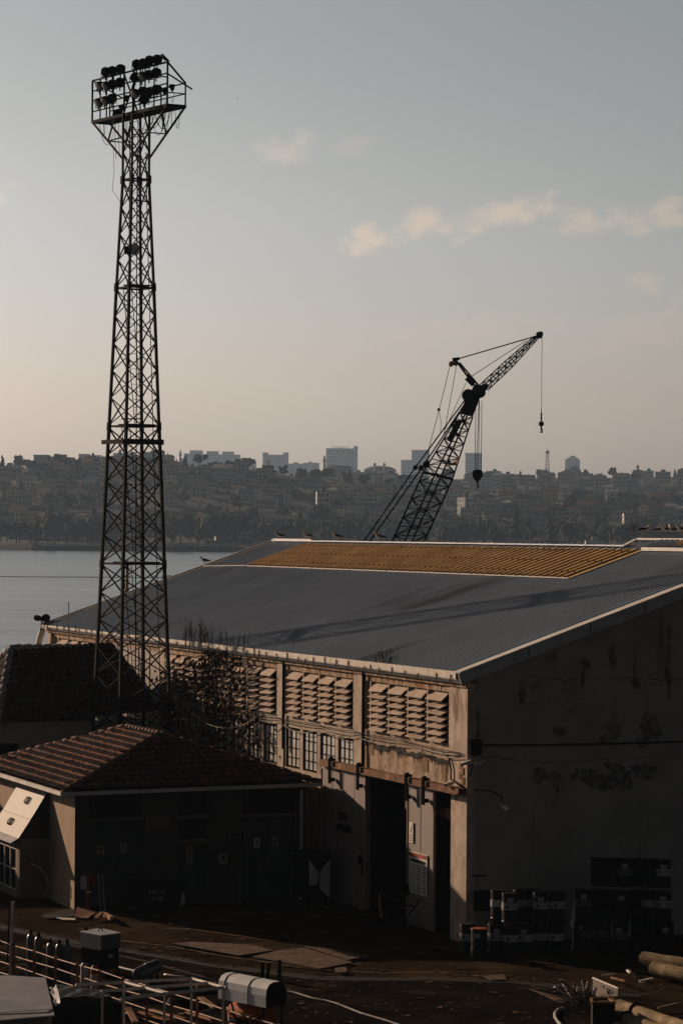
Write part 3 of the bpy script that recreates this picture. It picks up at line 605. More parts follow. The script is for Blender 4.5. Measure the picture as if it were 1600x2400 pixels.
b.build('wing', M_gulld, t)
t = thing('roof_aerial', 'small rusty aerial on the raised ridge corner', 'aerial', onroof(1482,RV+.2,.3)); o = onroof(1482,RV+.2,.3)
b = MB(); b.bar(o, o+Vector((0,0,.42)), .03); b.bar(o+Vector((-.25,0,.28)), o+Vector((.2,0,.34)), .025); b.bar(o+Vector((-.1,0,.4)), o+Vector((.12,0,.4)), .02); b.bar(o+Vector((.14,0,0)),o+Vector((.02,0,.3)),.02); b.build('mast', M_rustbeam, t)
# ================================================================ floodlight tower
TC = Vector((-8.301, 126.063, 0)); TA = Vector((-.524,.852,0)); TB = Vector((.852,.524,0))
tw = thing('floodlight_tower', 'tall dark lattice tower carrying a platform of floodlights beside the warehouse', 'tower', TC)
def tz(py): return HC+(HY-py)/F*126.06
def hw(z):                                                # half width of the square shaft
    zs = ((0,1.31),(tz(1003),.735),(tz(677),.55),(tz(425),.385),(31,.385))
    for (z0,w0),(z1,w1) in zip(zs, zs[1:]):
        if z <= z1: return w0+(w1-w0)*(z-z0)/(z1-z0)
    return .385
def corner(i, z): s = ((-1,-1),(-1,1),(1,1),(1,-1))[i]; w = hw(z); lean = Vector((.0,0,0)); return TC+lean+TA*(s[0]*w)+TB*(s[1]*w)+Vector((0,0,z))
ZT = tz(268)
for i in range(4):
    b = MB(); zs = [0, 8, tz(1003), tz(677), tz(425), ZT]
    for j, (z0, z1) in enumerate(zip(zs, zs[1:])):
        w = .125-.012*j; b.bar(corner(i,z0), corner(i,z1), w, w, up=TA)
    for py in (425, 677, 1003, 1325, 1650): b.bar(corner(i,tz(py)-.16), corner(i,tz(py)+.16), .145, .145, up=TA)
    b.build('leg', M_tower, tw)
nodes = [tz(374), tz(421)]; 
def panel(py0, n, py1): return [tz(py0+(py1-py0)*k/n) for k in range(n+1)]
levels = [panel(300,2,421), panel(428,4,675), panel(681,5,999), panel(1007,5,1321), panel(1329,5,1647), panel(1655,5,1965)]
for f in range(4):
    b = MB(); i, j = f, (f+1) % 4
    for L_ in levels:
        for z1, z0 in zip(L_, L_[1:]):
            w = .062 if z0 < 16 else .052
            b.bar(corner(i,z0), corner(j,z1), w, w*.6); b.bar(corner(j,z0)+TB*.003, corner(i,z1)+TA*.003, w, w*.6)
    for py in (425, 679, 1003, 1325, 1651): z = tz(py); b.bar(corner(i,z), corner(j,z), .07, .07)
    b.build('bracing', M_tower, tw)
for py in (677, 1003, 1325):
    z = tz(py)+.06; w = hw(z); b = MB()
    for k in range(-3, 4): c = TC+TB*(w*.25*k)+Vector((0,0,z)); b.bar(c-TA*w*.9, c+TA*(w*(.55 if k > -2 else .2)), w*.22, .05)
    b.build('landing', M_tower, tw)
z = tz(1040); b = MB()
b.bar(corner(0,z)-TB*.1-TA*.14, corner(1,z)+TB*.1-TA*.14, .08, .21); b.bar(corner(0,z)-TB*.14-TA*.1, corner(3,z)-TB*.14+TA*.25, .08, .17); b.build('collar_beam', M_tower, tw)
b = MB(); za = tz(985); b.bar(TC+TA*.5-TB*.3+Vector((0,0,za)), TC-TA*.1+TB*.2+Vector((0,0,za)), .05); za = tz(478); b.bar(corner(1,za), TC+Vector((0,0,za+.1)), .05); b.build('strut', M_tower, tw)
def ladder(z0, z1, o0, o1):
    b = MB(); p0 = TC+TA*o0[0]+TB*o0[1]+Vector((0,0,z0)); p1 = TC+TA*o1[0]+TB*o1[1]+Vector((0,0,z1)); s = Vector((.16,.02,0))
    b.bar(p0-s,p1-s,.03); b.bar(p0+s,p1+s,.03); n = int((z1-z0)/.3)
    for k in range(n): c = p0.lerp(p1,(k+.5)/n); b.bar(c-s,c+s,.018)
    b.build('ladder', M_tower, tw)
ladder(tz(425), tz(280), (.0,-.1), (.0,-.1)); ladder(tz(677), tz(430), (.1,-.05), (0,-.1)); ladder(tz(1003), tz(680), (-.25,.1), (.45,-.1)); ladder(tz(1325), tz(1006), (-.2,.15), (.5,-.1)); ladder(tz(1650), tz(1328), (-.3,.2), (.5,.0)); ladder(0,tz(1654),(-.2,.1),(.5,.0))
for o in ((.1,.12),(.16,.16),(-.25,.45)): b = MB(); b.tube([TC+TA*o[0]*hw(z)*2+TB*o[1]*hw(z)*2+Vector((0,0,z)) for z in (0,8,14,20,25,28)], .018, 5); b.build('riser_cable', M_black, tw)
t_ = MB(); c = TC-TA*.30-TB*.18+Vector((0,0,tz(592))); t_.lathe(c, [(.05,.3),(.16,.18),(.19,.02),(.15,-.15),(.04,-.2)], 12); o = t_.build('dome_camera', M_hoodmetal, tw)
t_ = MB(); t_.bar(c+Vector((-.25,-.02,0)), c+Vector((-.4,.0,.0)), .3, .3); t_.build('junction_box', M_black, tw)
# head: platform along TA, floodlights on the near rail
HL, HWD = 3.2, .40
ZP = tz(272)
HC_ = TC+Vector((.06,0,0))
def hp(a, b_, z): return HC_+TA*a+TB*b_+Vector((0,0,z))   # a: +HL is the left end
b = MB()
for k in range(9): b.bar(hp(-HL,-HWD+.1*k,ZP), hp(HL,-HWD+.1*k,ZP), .07, .05)
b.bar(hp(-HL,-HWD,ZP), hp(HL,-HWD,ZP), .09, .12); b.bar(hp(-HL,HWD,ZP), hp(HL,HWD,ZP), .09, .12)
for e in (-HL, HL, 0): b.bar(hp(e,-HWD,ZP), hp(e,HWD,ZP), .09, .12)
b.build('platform', M_tower, tw)
ZR = ZP+1.68
b = MB()
for a in (-HL, -HL*.66, -1.35, -.95, -.4, .42, 1.35, 1.95, 2.5, HL): b.bar(hp(a,-HWD,ZP), hp(a,-HWD,ZR), .075 if abs(a) in (HL,.42,.4) else .055)
for dz in (.42, .85, 1.25, 1.68): b.bar(hp(-HL,-HWD,ZP+dz), hp(HL,-HWD,ZP+dz), .06 if dz > 1.5 else .045)
for a in (-HL,-1.2,1.2,HL): b.bar(hp(a,HWD,ZP), hp(a,HWD,ZP+.92), .06)
b.bar(hp(-HL,HWD,ZP+.92), hp(HL,HWD,ZP+.92), .05); b.bar(hp(-HL,HWD,ZP+.5), hp(HL,HWD,ZP+.5), .04)
for e in (-HL,): b.bar(hp(e,-HWD,ZR), hp(e,HWD,ZP+.92), .06); b.bar(hp(e,-HWD,ZR-.45), hp(e,HWD+.3,ZP+.7), .05); b.bar(hp(e,-HWD,ZP+.5), hp(e,HWD,ZP+.5), .04)
b.bar(hp(HL,-HWD,ZR), hp(HL*.66,HWD,ZP+.92), .05)
b.bar(hp(.42,-HWD,ZP+1.6), hp(-.5,-HWD+.1,ZP+.1), .05); b.bar(hp(.42,-HWD,ZP+.1), hp(-.4,-HWD,ZP+1.2), .05); b.bar(hp(-HL,-HWD,ZR-.6), hp(-2.2,-HWD,ZP+1.3), .05)
b.build('railing', M_tower, tw)
zb = tz(376); zm = tz(318)
for sgn in (1, -1):
    b = MB()
    for bb_, ii in ((-HWD, 0 if sgn < 0 else 3), (HWD, 1 if sgn < 0 else 2)):
        e = hp(HL*sgn, bb_, ZP); q = corner(ii, zb); b.bar(e, q, .065); mid = e.lerp(q, .52)
        b.bar(mid, hp(HL*sgn*.38, bb_, ZP), .055); 
    e = hp(HL*sgn, -HWD, ZP).lerp(corner(0 if sgn<0 else 3, zb), .52); b.bar(e, hp(HL*sgn,HWD,ZP).lerp(corner(1 if sgn<0 else 2, zb), .52), .045); b.bar(e, corner(0 if sgn<0 else 3, zm-.1), .05)
    b.build('platform_brace', M_tower, tw)
pn = TB                                                     # head plane normal, away from us
def on_head(cx, cy, back=0.):
    px, py = 150+cx*.2232, 80+cy*.2232; r = ray(px, py); q = hp(0,-HWD+back,0); k = (q.x*pn.x+q.y*pn.y)/(r[0]*pn.x+r[1]*pn.y)
    return Vector((r[0]*k, k, HC+r[2]*k))
LM = [(440,395,0),(510,385,0),(595,365,0),(765,315,0),(830,305,2),(900,275,0),(980,265,0),(375,545,1),(440,545,1),(510,525,0),(590,505,0),(750,450,2),(820,445,1),(895,425,0),(970,405,0),(365,720,1),(430,700,1),(505,675,0),(745,625,1),(830,600,0),(890,610,0),(975,580,0),(840,680,2),(570,835,2),(1060,592,3),(1140,555,3),(662,670,3),(612,770,3)]
for x, y, k in LM:
    c = on_head(x, y, -.12 if y < 800 else .2)
    ax = (Vector((.45,.8,-.28)), Vector((-.62,-.42,-.5)), Vector((-.1,.9,-.5)), Vector((.5,.3,-.2)))[k].normalized(); q = .20 if k < 3 else .12
    b = MB(); b.lathe(c-ax*q*.3, [(.05,-q*.75),(q*.55,-q*.6),(q*.9,-q*.1),(q*1.0,q*.45),(q*1.06,q*.5),(q*1.06,q*.6),(q*.9,q*.6)], 14, ax=ax)
    up = Vector((0,0,-1)); b.bar(c+up*q*.9, c+up*(q*1.7), .05); b.bar(c-ax*q*1.1, c-ax*q*.8, .12)
    s = ax.cross(up).normalized(); b.bar(c+s*q*1.08, c+s*q*1.08+up*q, .03); b.bar(c-s*q*1.08, c-s*q*1.08+up*q, .03); b.bar(c+s*q*1.08+up*q, c-s*q*1.08+up*q, .03)
    f = b.build('floodlight', M_black, tw, smooth=False)
    b = MB(); b.lathe(c+ax*q*.30, [(q*.9,0),(q*.6,.02),(.01,.03)], 14, ax=ax); b.build('lens', M_greysheet, f)
rnd = random.Random(4)
class WB(MB):                                              # every wire a part of its own
    def tube(s, *a): q = MB(); q.tube(*a); q.build('loose_wire', M_black, tw)
b = WB()
for _ in range(15):
    a = rnd.uniform(-HL,HL); a2 = a+rnd.uniform(-.5,.5); d = rnd.uniform(.3,1.0); b.tube(sag(hp(a,rnd.choice((-HWD,HWD)),ZP-.05), hp(a2,rnd.choice((-HWD,HWD)),ZP-.05), d, 9), .011, 4)
for a in (2.3,2.0,1.6,-2.5): b.tube([hp(a,.2,ZP), hp(a+.05,.2,ZP-.7), hp(a-.08,.2,ZP-1.1-.2*a)], .010, 4)
for a in (-1.,-2.,-2.6,1.8): b.tube(sag(hp(a,.1,ZP+.4), hp(a-.8,-.2,ZP+.5), .3, 8), .010, 4)
b.tube([hp(2.3,.1,ZP-1.), hp(2.2,.1,ZP-2.), hp(2.35,.1,ZP-2.8), hp(1.7,.1,ZP-3.3)], .009, 4)
t = thing('crow', 'dark crow perched on the right end of the tower head', 'bird', hp(-HL+.25,-HWD,ZR+.03)); o = hp(-HL+.25,-HWD,ZR+.03)
b = MB(); d = Vector((-.7,.2,0)); b.tube([o+d*-.28+Vector((0,0,.02)), o+d*-.05+Vector((0,0,.12)), o+d*.06+Vector((0,0,.2)), o+d*.12+Vector((0,0,.29)), o+d*.26+Vector((0,0,.28))], [.02,.075,.07,.05,.008], 7); b.build('body', M_black, t); b = MB(); b.tube([o,o+Vector((0,0,.1))],.01,4); b.build('leg', M_black, t)
# ================================================================ crane
YC = 176.
def K(x, y, dy=0.): return at(800+x*.3316, 740+y*.3316, YC+dy)   # survey of the boom at its own distance
cr = thing('lattice_crane', 'black lattice boom crane with raised jib standing beyond the warehouse ridge', 'crane', (-1.,YC,0))
def lattice(mb, A0, A1, n, w, cw, m=0):                      # four corner points at each end
    for i in range(4): mb.bar(A0[i], A1[i], cw)
    for k in range(n):
        p = [A0[i].lerp(A1[i], k/n) for i in range(4)]; q = [A0[i].lerp(A1[i], (k+1)/n) for i in range(4)]
        for i in range(4):
            j = (i+1) % 4
            if (k+i) % 2: mb.bar(p[i], q[j], w)
            else: mb.bar(p[j], q[i], w)
            mb.bar(q[i], q[j], w*.9)
def quad(xa, ya, xb, yb, k0=.38, d=1.2):                     # chord positions of a box seen turned about its axis
    a, b_ = K(xa,ya), K(xb,yb); l = a.lerp(b_, k0); r = a.lerp(b_, 1-k0)
    return [a, l+Vector((0,-d,0))*.6, b_, r+Vector((0,d,0))*.6]
ft = quad(350-590*.452, 1615+590, 575-590*.452, 1615+590); q0 = quad(350,1615,575,1615); q1 = quad(578,1105,783,1155); q2 = quad(838,680,926,712,.4,.7); 
b = MB(); lattice(b, ft, q0, 7, .045, .10); lattice(b, q0, q1, 8, .045, .10); lattice(b, q1, q2, 9, .04, .085)
for i in range(4): b.bar(q1[i], q1[(i+1)%4], .12)
b.build('boom', M_black, cr)
b = MB()
for d in (-.35, .35):
    P = [K(838,690),K(926,712),K(975,585),K(1003,545),K(1035,500),K(1000,485),K(960,500),K(880,545),K(878,585)]
    b.face([p+Vector((0,d,0)) for p in P]); b.face([p+Vector((0,d+.06,0)) for p in P])
    for i in range(len(P)): b.face([P[i]+Vector((0,d,0)),P[(i+1)%len(P)]+Vector((0,d,0)),P[(i+1)%len(P)]+Vector((0,d+.06,0)),P[i]+Vector((0,d+.06,0))])
for x, y, r in ((895,560,.34),(985,545,.26),(960,520,.28),(1010,505,.2)): b.lathe(K(x,y,-.38), [(r,0),(r*.85,.1),(r*.85,.66),(r,.76)], 14, ax=(0,1,0))
b.bar(K(850,670), K(930,660), .12); b.bar(K(870,620), K(955,600), .5, .7, up=(0,1,0)); b.build('boom_head', M_black, cr)
j0 = quad(972,492,1032,528,.35,.5); j1 = quad(1158,318,1212,356,.35,.55); j2 = quad(1362,142,1390,160,.4,.3)
b = MB(); lattice(b, j0, j1, 7, .03, .06); lattice(b, j1, j2, 8, .028, .055); b.build('jib', M_black, cr)
b = MB()
for d in (-.16,.16): b.lathe(K(1398,135,d-.05), [(.19,0),(.15,.05),(.19,.1)], 12, ax=(0,1,0))
P = [K(1375,120),K(1412,112),K(1424,128),K(1412,158),K(1378,160)]
for d in (-.26,.26): b.face([p+Vector((0,d,0)) for p in P])
for i in range(5): b.face([P[i]+Vector((0,-.26,0)),P[(i+1)%5]+Vector((0,-.26,0)),P[(i+1)%5]+Vector((0,.26,0)),P[i]+Vector((0,.26,0))])
b.build('jib_head', M_black, cr)
b = MB()
for d in (-.3,.3): b.bar(K(952,512,d), K(812,322,d), .12); b.bar(K(968,492,d*.8), K(832,330,d*.8), .09)
for k in range(5): t0 = k/5; b.bar(K(952-140*t0,512-190*t0,-.3), K(968-136*(t0+.15),492-162*(t0+.15),.25), .05)
b.bar(K(885,435), K(935,485), .32, .5, up=(0,1,0)); b.build('jib_mast', M_black, cr)
b = MB(); b.bar(K(784,310), K(832,303), .5, .16); b.build('mast_head', M_black, cr); b = MB(); b.bar(K(764,338), K(820,332), .45, .22); b.lathe(K(775,340,-.3), [(.14,0),(.14,.6)], 10, ax=(0,1,0)); b.lathe(K(808,335,-.3), [(.14,0),(.14,.6)], 10, ax=(0,1,0)); b.build('sheave_block', M_wood, cr)
b = MB(); P = [K(740,880),K(768,896),K(845,742),K(806,738)]
b.hexa([p+Vector((0,-.5,0)) for p in P]+[p+Vector((0,-.42,0)) for p in P]); b.bar(K(806,738), K(900,768), .06); b.build('sign_panel', M_black, cr)
b = MB(); b.face([K(745,1058),K(815,1058,-.3),K(832,990,-.3),K(800,1030)]); b.face([K(738,1050,.2),K(755,985,.2),K(772,1040,.1),K(806,1048,.1)]); b.build('canvas_scrap', M_wood, cr, recalc=False)
class PB(MB):
    nm = 'pendant_rope'
    def tube(s, *a): q = MB(); q.tube(*a); q.build(s.nm, M_black, cr)
    def lathe(s, *a, **k): q = MB(); q.lathe(*a, **k); q.build('rope_sheave', M_black, cr)
b = PB()
for (a, c, r) in (((832,302),(1380,142),.035),((922,425),(1305,175),.02),((880,470),(720,830),.016),((768,345),(690,660),.018),((690,660),(612,955),.018),((812,350),(725,830),.018),((690,665),(703,760),.015),((703,760),(698,820),.015),((618,940),(604,1062),.016)):
    b.tube([K(*a), K(*c)], r, 5)
for d in (-.25,.25):
    for pts in (((878,585),(520,1075),(-300,2250)),((885,600),(565,1078),(-262,2250))): b.tube([K(*p, d) for p in pts], .045, 6)
for (x, y, r) in ((522,1073,.14),(563,1075,.16),(600,1050,.2),(688,662,.08)): b.lathe(K(x,y,-.3), [(r,0),(r,.6)], 10, ax=(0,1,0))
b = PB(); b.nm = 'hoist_rope'
for x0, x1 in ((948,942),(970,952),(973,966),(990,986)): b.tube([K(x0,600), K(x1,1090)], .018, 5)
b.tube([K(1415,150), K(1411,700)], .014, 5)
b = MB(); c = K(960,1120)
P = [(x*.56,z*.60) for x, z in ((-.40,.36),(-.5,.25),(-.5,-.15),(-.3,-.5),(-.1,-.66),(.1,-.66),(.3,-.5),(.5,-.15),(.5,.25),(.40,.36),(.0,.46))]
for d0, d1 in ((-.16,-.1),(.1,.16)):
    A = [c+Vector((x,d0,z)) for x, z in P]; B = [c+Vector((x,d1,z)) for x, z in P]; b.face(A); b.face(B)
    for i in range(len(P)): b.face([A[i],A[(i+1)%len(P)],B[(i+1)%len(P)],B[i]])
b.lathe(c+Vector((0,-.1,0)), [(.25,0),(.25,.2)], 18, ax=(0,1,0))
hk = b.build('hook_block', M_black, cr); b = MB(); b.tube([c+Vector((0,0,-.36)), c+Vector((0,0,-.58)), c+Vector((.05,0,-.68)), c+Vector((.02,0,-.78)), c+Vector((-.06,0,-.75))], [.06,.045,.045,.04,.02], 8); b.build('hook', M_black, hk)
b = MB(); c = K(1410,764); b.lathe(c, [(.02,.15),(.09,.125),(.145,.05),(.15,-.03),(.10,-.12),(.02,-.15)], 16)
b.lathe(c, [(.03,.62),(.055,.55),(.035,.42),(.055,.34),(.035,.14)], 8); b.tube([c+Vector((0,0,-.14)), c+Vector((0,0,-.28)), c+Vector((.05,0,-.36)), c+Vector((.03,0,-.50)), c+Vector((-.05,0,-.46)), c+Vector((-.04,0,-.38))], [.04,.06,.05,.045,.035,.015], 7); b.bar(c+Vector((-.02,0,.8)), c+Vector((.02,0,.6)), .04); b.build('hook_ball', M_black, cr)
fx = ft[0].lerp(ft[2], .5); b = MB(); b.box(fx.x-6.2, fx.x+1.6, YC-1.6, YC+1.6, 1.6, 4.3); b.build('machinery_house', M_rustbeam, cr)
b = MB(); b.box(fx.x-.2, fx.x+1.9, YC-3.0, YC-1.65, 1.7, 4.0); b.build('cab', M_black, cr)
for s in (-1, 1):
    b = MB(); b.box(fx.x-4.2, fx.x+2.2, YC+s*2.4-.5, YC+s*2.4+.5, .0, 1.2); b.build('crawler_track', M_black, cr)
b = MB(); b.box(fx.x-3, fx.x+1.2, YC-1.9, YC+1.9, .5, 1.6); b.build('undercarriage', M_black, cr)
# ================================================================ tiled buildings
TR_ = random.Random(12)
def tiles(mb, E0, E1, R0, R1, pitch=.25, course=.36, amp=.062, lift=.085):
    """clay tile slope between an eave E0-E1 and a ridge R0-R1, clipped to its hips"""
    E0, E1, R0, R1 = map(Vector, (E0, E1, R0, R1)); e = (E1-E0); Ln = e.length; e /= Ln
    n = (R0-E0)-e*((R0-E0).dot(e)); H = n.length; n /= H; up = e.cross(n); 
    if up.z < 0: up = -up
    a0, a1 = (R0-E0).dot(e), (R1-E0).dot(e); nc = max(2, int(H/course)); ns = max(4, int(Ln/pitch)*4); rows = []
    for j in range(nc):
        for q in (0, 1):
            t = (j+q)/nc; row = []; lo, hi = a0*t, Ln+(a1-Ln)*t
            h0 = lift if q == 0 else .0
            if q == 0: jit = [TR_.gauss(0,.010)+(.05 if TR_.random() < .012 else 0) for _ in range(ns//4+2)]
            for i in range(ns+1):
                s = Ln*i/ns; ph = (i % 4); wv = (0, .8, 1, .8)[ph]*amp
                s = min(max(s, lo), hi); row.append(E0+e*s+n*(H*t)+up*(wv+h0+jit[i//4]))
            rows.append(row)
    for a, c in zip(rows, rows[1:]): mb.grid([a, c], 0)
    k = len(mb.m)-(len(rows)-1)*ns
    for r in range(1, len(rows)-1, 2):
        for i in range(ns): mb.m[k+r*ns+i] = 1
def hip_tiles(mb, p, q, r=.11, step=.38):
    p, q = Vector(p), Vector(q); n = max(1, int((q-p).length/step)); d = (q-p).normalized()
    for k in range(n):
        a, c = p.lerp(q, k/n), p.lerp(q, (k+1.12)/n); mb.tube([a-Vector((0,0,.02)), c-Vector((0,0,.02))], [r*1.12, r*.85], 8)
# ---- low workshop in front
HU0, HU1, HV0, HV1 = 12.08, 22.6, -9.38, -1.0
hut = thing('workshop', 'low workshop with hipped clay tile roof and dark front wall', 'building', W(HU0,HV0,0))
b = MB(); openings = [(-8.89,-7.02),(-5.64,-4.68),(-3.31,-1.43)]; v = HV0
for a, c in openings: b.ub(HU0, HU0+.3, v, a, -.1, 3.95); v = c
b.ub(HU0, HU0+.3, v, HV1, -.1, 3.95); b.build('front_wall', M_hutshade, hut)
b = MB(); b.ub(HU0+.3, HU1, HV0+.002, HV0+.3, -.1, 3.95); b.ub(HU0-.004, HU0+.3, HV0-.004, HV0-.001, -.1, 3.95); b.build('side_wall', M_hut, hut)
b = MB(); b.ub(HU1-.3, HU1, HV0+.3, HV1, -.1, 3.95); b.build('rear_wall', M_hut, hut); b = MB(); b.ub(HU0+.3, HU1-.3, HV1-.3, HV1, -.1, 3.95); b.build('end_wall', M_hut, hut)
M_lint = mat('dull_lintel', (.095,.08,.068), (.065,.055,.048), 2)
for (a, c) in openings: b = MB(); b.ub(HU0-.06, HU0+.3, a-.1, c+.1, 2.97, 3.09); b.build('lintel', M_lint, hut)
b = MB(); b.ub(HU0-.05, HU0+.3, -5.64, -4.68, 2.12, 2.26); b.build('lintel', M_lint, hut)
for (a, c) in openings:
    b = MB(); b.ub(HU0+.2, HU0+.28, a, c, 3.09, 3.95); b.build('transom', M_dark, hut)
b = MB(); b.ub(HU0+.2, HU0+.28, -5.64, -4.68, 2.26, 2.97); b.build('transom', M_dark, hut)
for a, c, h in ((-8.89,-7.02,2.97),(-5.64,-4.68,2.12),(-3.31,-1.43,2.97)):
    n = 2 if c-a > 1.2 else 1
    for k in range(n):
        x0, x1 = a+(c-a)*k/n+.01, a+(c-a)*(k+1)/n-.01
        b = MB(); b.ub(HU0+.16, HU0+.2, x0, x1, .02, h); b.ub(HU0+.145, HU0+.16, x0+.08, x1-.08, .9, .98); b.ub(HU0+.145, HU0+.16, x0+.08, x1-.08, h-.2, h-.1)
        d = b.build('door', M_teal, hut); b = MB(); b.ub(HU0+.11, HU0+.145, x1-.14, x1-.1, 1.0, 1.2); b.build('handle', M_black, d)
b = MB(); b.ub(HU0-.006, HU0-.001, -6.85, -6.0, 2.62, 3.1); b.build('whitewashed_patch', M_lint, hut)
b = MB(); b.lathe(W(HU0-.1,-1.19,0), [(.06,.05),(.06,3.9)], 8); b.build('downpipe', M_greysheet, hut)
EA, EB, EC_, ED = W(11.6,-9.92,4.02), W(11.6,-.62,4.14), W(24.0,-.62,4.14), W(24.0,-9.92,4.02)
RA, RB = W(15.48,-5.3,5.68), W(19.5,-5.3,5.68)
for p in ((EA,EB,RA,RA),(ED,EA,RB,RA),(EB,EC_,RA,RB),(EC_,ED,RB,RB)):
    b = MB(); tiles(b, *p); b.build('tiled_slope', [M_tile, M_litnose], hut, recalc=False)
b = MB()
for p, q in ((EA,RA),(EB,RA),(EC_,RB),(ED,RB),(RA,RB)): hip_tiles(b, p+Vector((0,0,.05)), q+Vector((0,0,.05)))
b.build('ridge_tile', M_ridge, hut, smooth=True)
b = MB(); b.face([EA-Vector((0,0,.06)),EB-Vector((0,0,.06)),EC_-Vector((0,0,.06)),ED-Vector((0,0,.06))]); b.build('soffit', M_dark, hut)
def gutter(p, q, n, m=M_fascia):
    b = MB()
    for k in range(n): b.bar(p.lerp(q,k/n), p.lerp(q,(k+.965)/n), .12, .13)
    b.build('gutter', m, hut)
dn = Vector((0,0,.04)); gutter(ED-W(0,.05)+W(0,0)-dn, EA-W(0,.05)+W(0,0)-dn, 26, M_white); gutter(EA-W(.05,0)+W(0,0)-dn, EB-W(.05,0)+W(0,0)-dn, 16, M_greysheet)
def sheet_sign(v, z, w, h, label, col=None, extra=0, recess=.10):
    t = thing('wall_notice', label, 'notice', W(HU0,v,z), 'notices on the workshop front')
    b = MB(); u = HU0+recess; b.ub(u-.014, u-.002, v-w/2, v+w/2, z-h/2, z+h/2); b.build('sheet', col or M_papershade, t)
    b = MB(); b.lathe(W(u-.0145,v,z+h*.12), [(w*.26,0),(w*.26,-.002)], 10, ax=(UX,UY,0))
    b.build('emblem', M_ink, t)
    for k in range(2): b = MB(); b.ub(u-.0165,u-.0145,v-w*.35,v+w*.35,z-h*(.25+.1*k),z-h*(.2+.1*k)); b.build('print', M_ink, t)
sheet_sign(-8.42,1.97,.24,.34,'faded brown notice on the left leaf of the wide door near the lit corner', M_wood, recess=.155); sheet_sign(-7.6,2.01,.24,.34,'white notice with round black emblem on the right leaf of the same wide door', recess=.155)
sheet_sign(-5.22,1.88,.22,.30,'orange notice above a white one on the middle door', M_wood, recess=.155); sheet_sign(-5.22,1.54,.22,.30,'white notice below an orange one on the middle door', recess=.155)
sheet_sign(-4.03,1.54,.28,.36,'white notice on the bare wall between the middle and far doors', recess=0.0); sheet_sign(-2.07,2.06,.22,.34,'white notice on the right leaf of the farthest door', recess=.155); sheet_sign(-2.75,2.05,.22,.34,'dim notice on the left leaf of the farthest door', M_greysheet, recess=.155)
# porch with sloping sheet hood on the lit side
PU0, PU1, PV = 15.34, 19.2, -10.46
b = MB(); b.ub(PU0, PU0+.08, PV+.1, HV0-.01, 0, 2.15); b.ub(PU0-.02,PU0+.1,PV,PV+.1,0,2.12); b.ub(PU0+.16,PU0+.5,PV,PV+.1,0,2.12); b.ub(PU0+.5,PU1,PV,PV+.1,1.72,2.12); b.ub(PU0+.5,PU1,PV,PV+.1,0,.25); b.build('porch_wall', M_hood, hut)
b = MB()
for k in range(5): x = PU0+.5+k*.8; b.ub(x-.025,x+.025,PV+.01,PV+.06,.25,1.72)
for z in (.27,.98,1.7): b.ub(PU0+.5,PU1,PV+.015,PV+.055,z-.02,z+.02)
pw = b.build('porch_window', M_steelw, hut); b = MB(); b.ub(PU0+.5,PU1,PV+.07,PV+.09,.25,1.72); b.build('pane', M_dark, pw)
HT, HM, HB, HLp = (-9.48,3.72), (-10.06,2.78), (-10.50,2.13), (-10.78,1.98)
def slab(mb, u0, u1, a, c, t=.02): mb.hexa([W(u0,a[0],a[1]-t),W(u1,a[0],a[1]-t),W(u1,c[0],c[1]-t),W(u0,c[0],c[1]-t),W(u0,a[0],a[1]),W(u1,a[0],a[1]),W(u1,c[0],c[1]),W(u0,c[0],c[1])])
b = MB(); slab(b,PU0-.02,PU1-.0,HT,HM); slab(b,PU0-.02,PU1,(HM[0]-.012,HM[1]-.01),HB); b.build('hood_sheet', M_hood, hut)
b = MB(); slab(b,PU0-.02,PU1,HB,HLp); b.build('hood_lip', M_trim, hut)
for x in (PU0-.015,PU1-.02): b = MB(); b.hexa([W(x,HB[0],HB[1]-.03),W(x+.02,HB[0],HB[1]-.03),W(x+.02,HV0-.01,HB[1]-.03),W(x,HV0-.01,HB[1]-.03),W(x,HT[0],HT[1]-.03),W(x+.02,HT[0],HT[1]-.03),W(x+.02,HV0-.01,HT[1]-.02),W(x,HV0-.01,HT[1]-.02)]); b.build('hood_cheek', M_hutshade, hut)
nrm = (W(1,0)-W(0,0)).cross(Vector(W(0,HM[0],HM[1]))-Vector(W(0,HT[0],HT[1]))).normalized()
if nrm.z < 0: nrm = -nrm
for u, (a, c, t) in ((16.9,(HT,HM,.45)),(17.35,(HM,HB,.4))):
    o = W(u,a[0],a[1]).lerp(W(u,c[0],c[1]),t); e1 = (W(1,0)-W(0,0)); e2 = e1.cross(nrm)
    b = MB(); pts = []
    for k in range(24): th = 2*math.pi*k/24; pts.append(o+nrm*.03+e1*(.30*math.copysign(abs(math.cos(th))**.6,math.cos(th)))+e2*(.125*math.copysign(abs(math.sin(th))**.6,math.sin(th))))
    b.tube(pts+[pts[0]], .018, 6); b.bar(o+nrm*.03-e2*.12, o+nrm*.03+e2*.12, .05, .03); b.build('hood_hatch', M_black, hut)
b = MB(); rnd = random.Random(2); a3 = [(12.62,1.02),(12.5,1.05),(12.42,.95),(12.52,.86),(12.40,.78),(12.5,.66),(12.62,.7)]
b.tube([W(u,HV0-.006,z-.35) for u,z in a3], .012, 4); b.build('painted_digit', M_scar, hut)
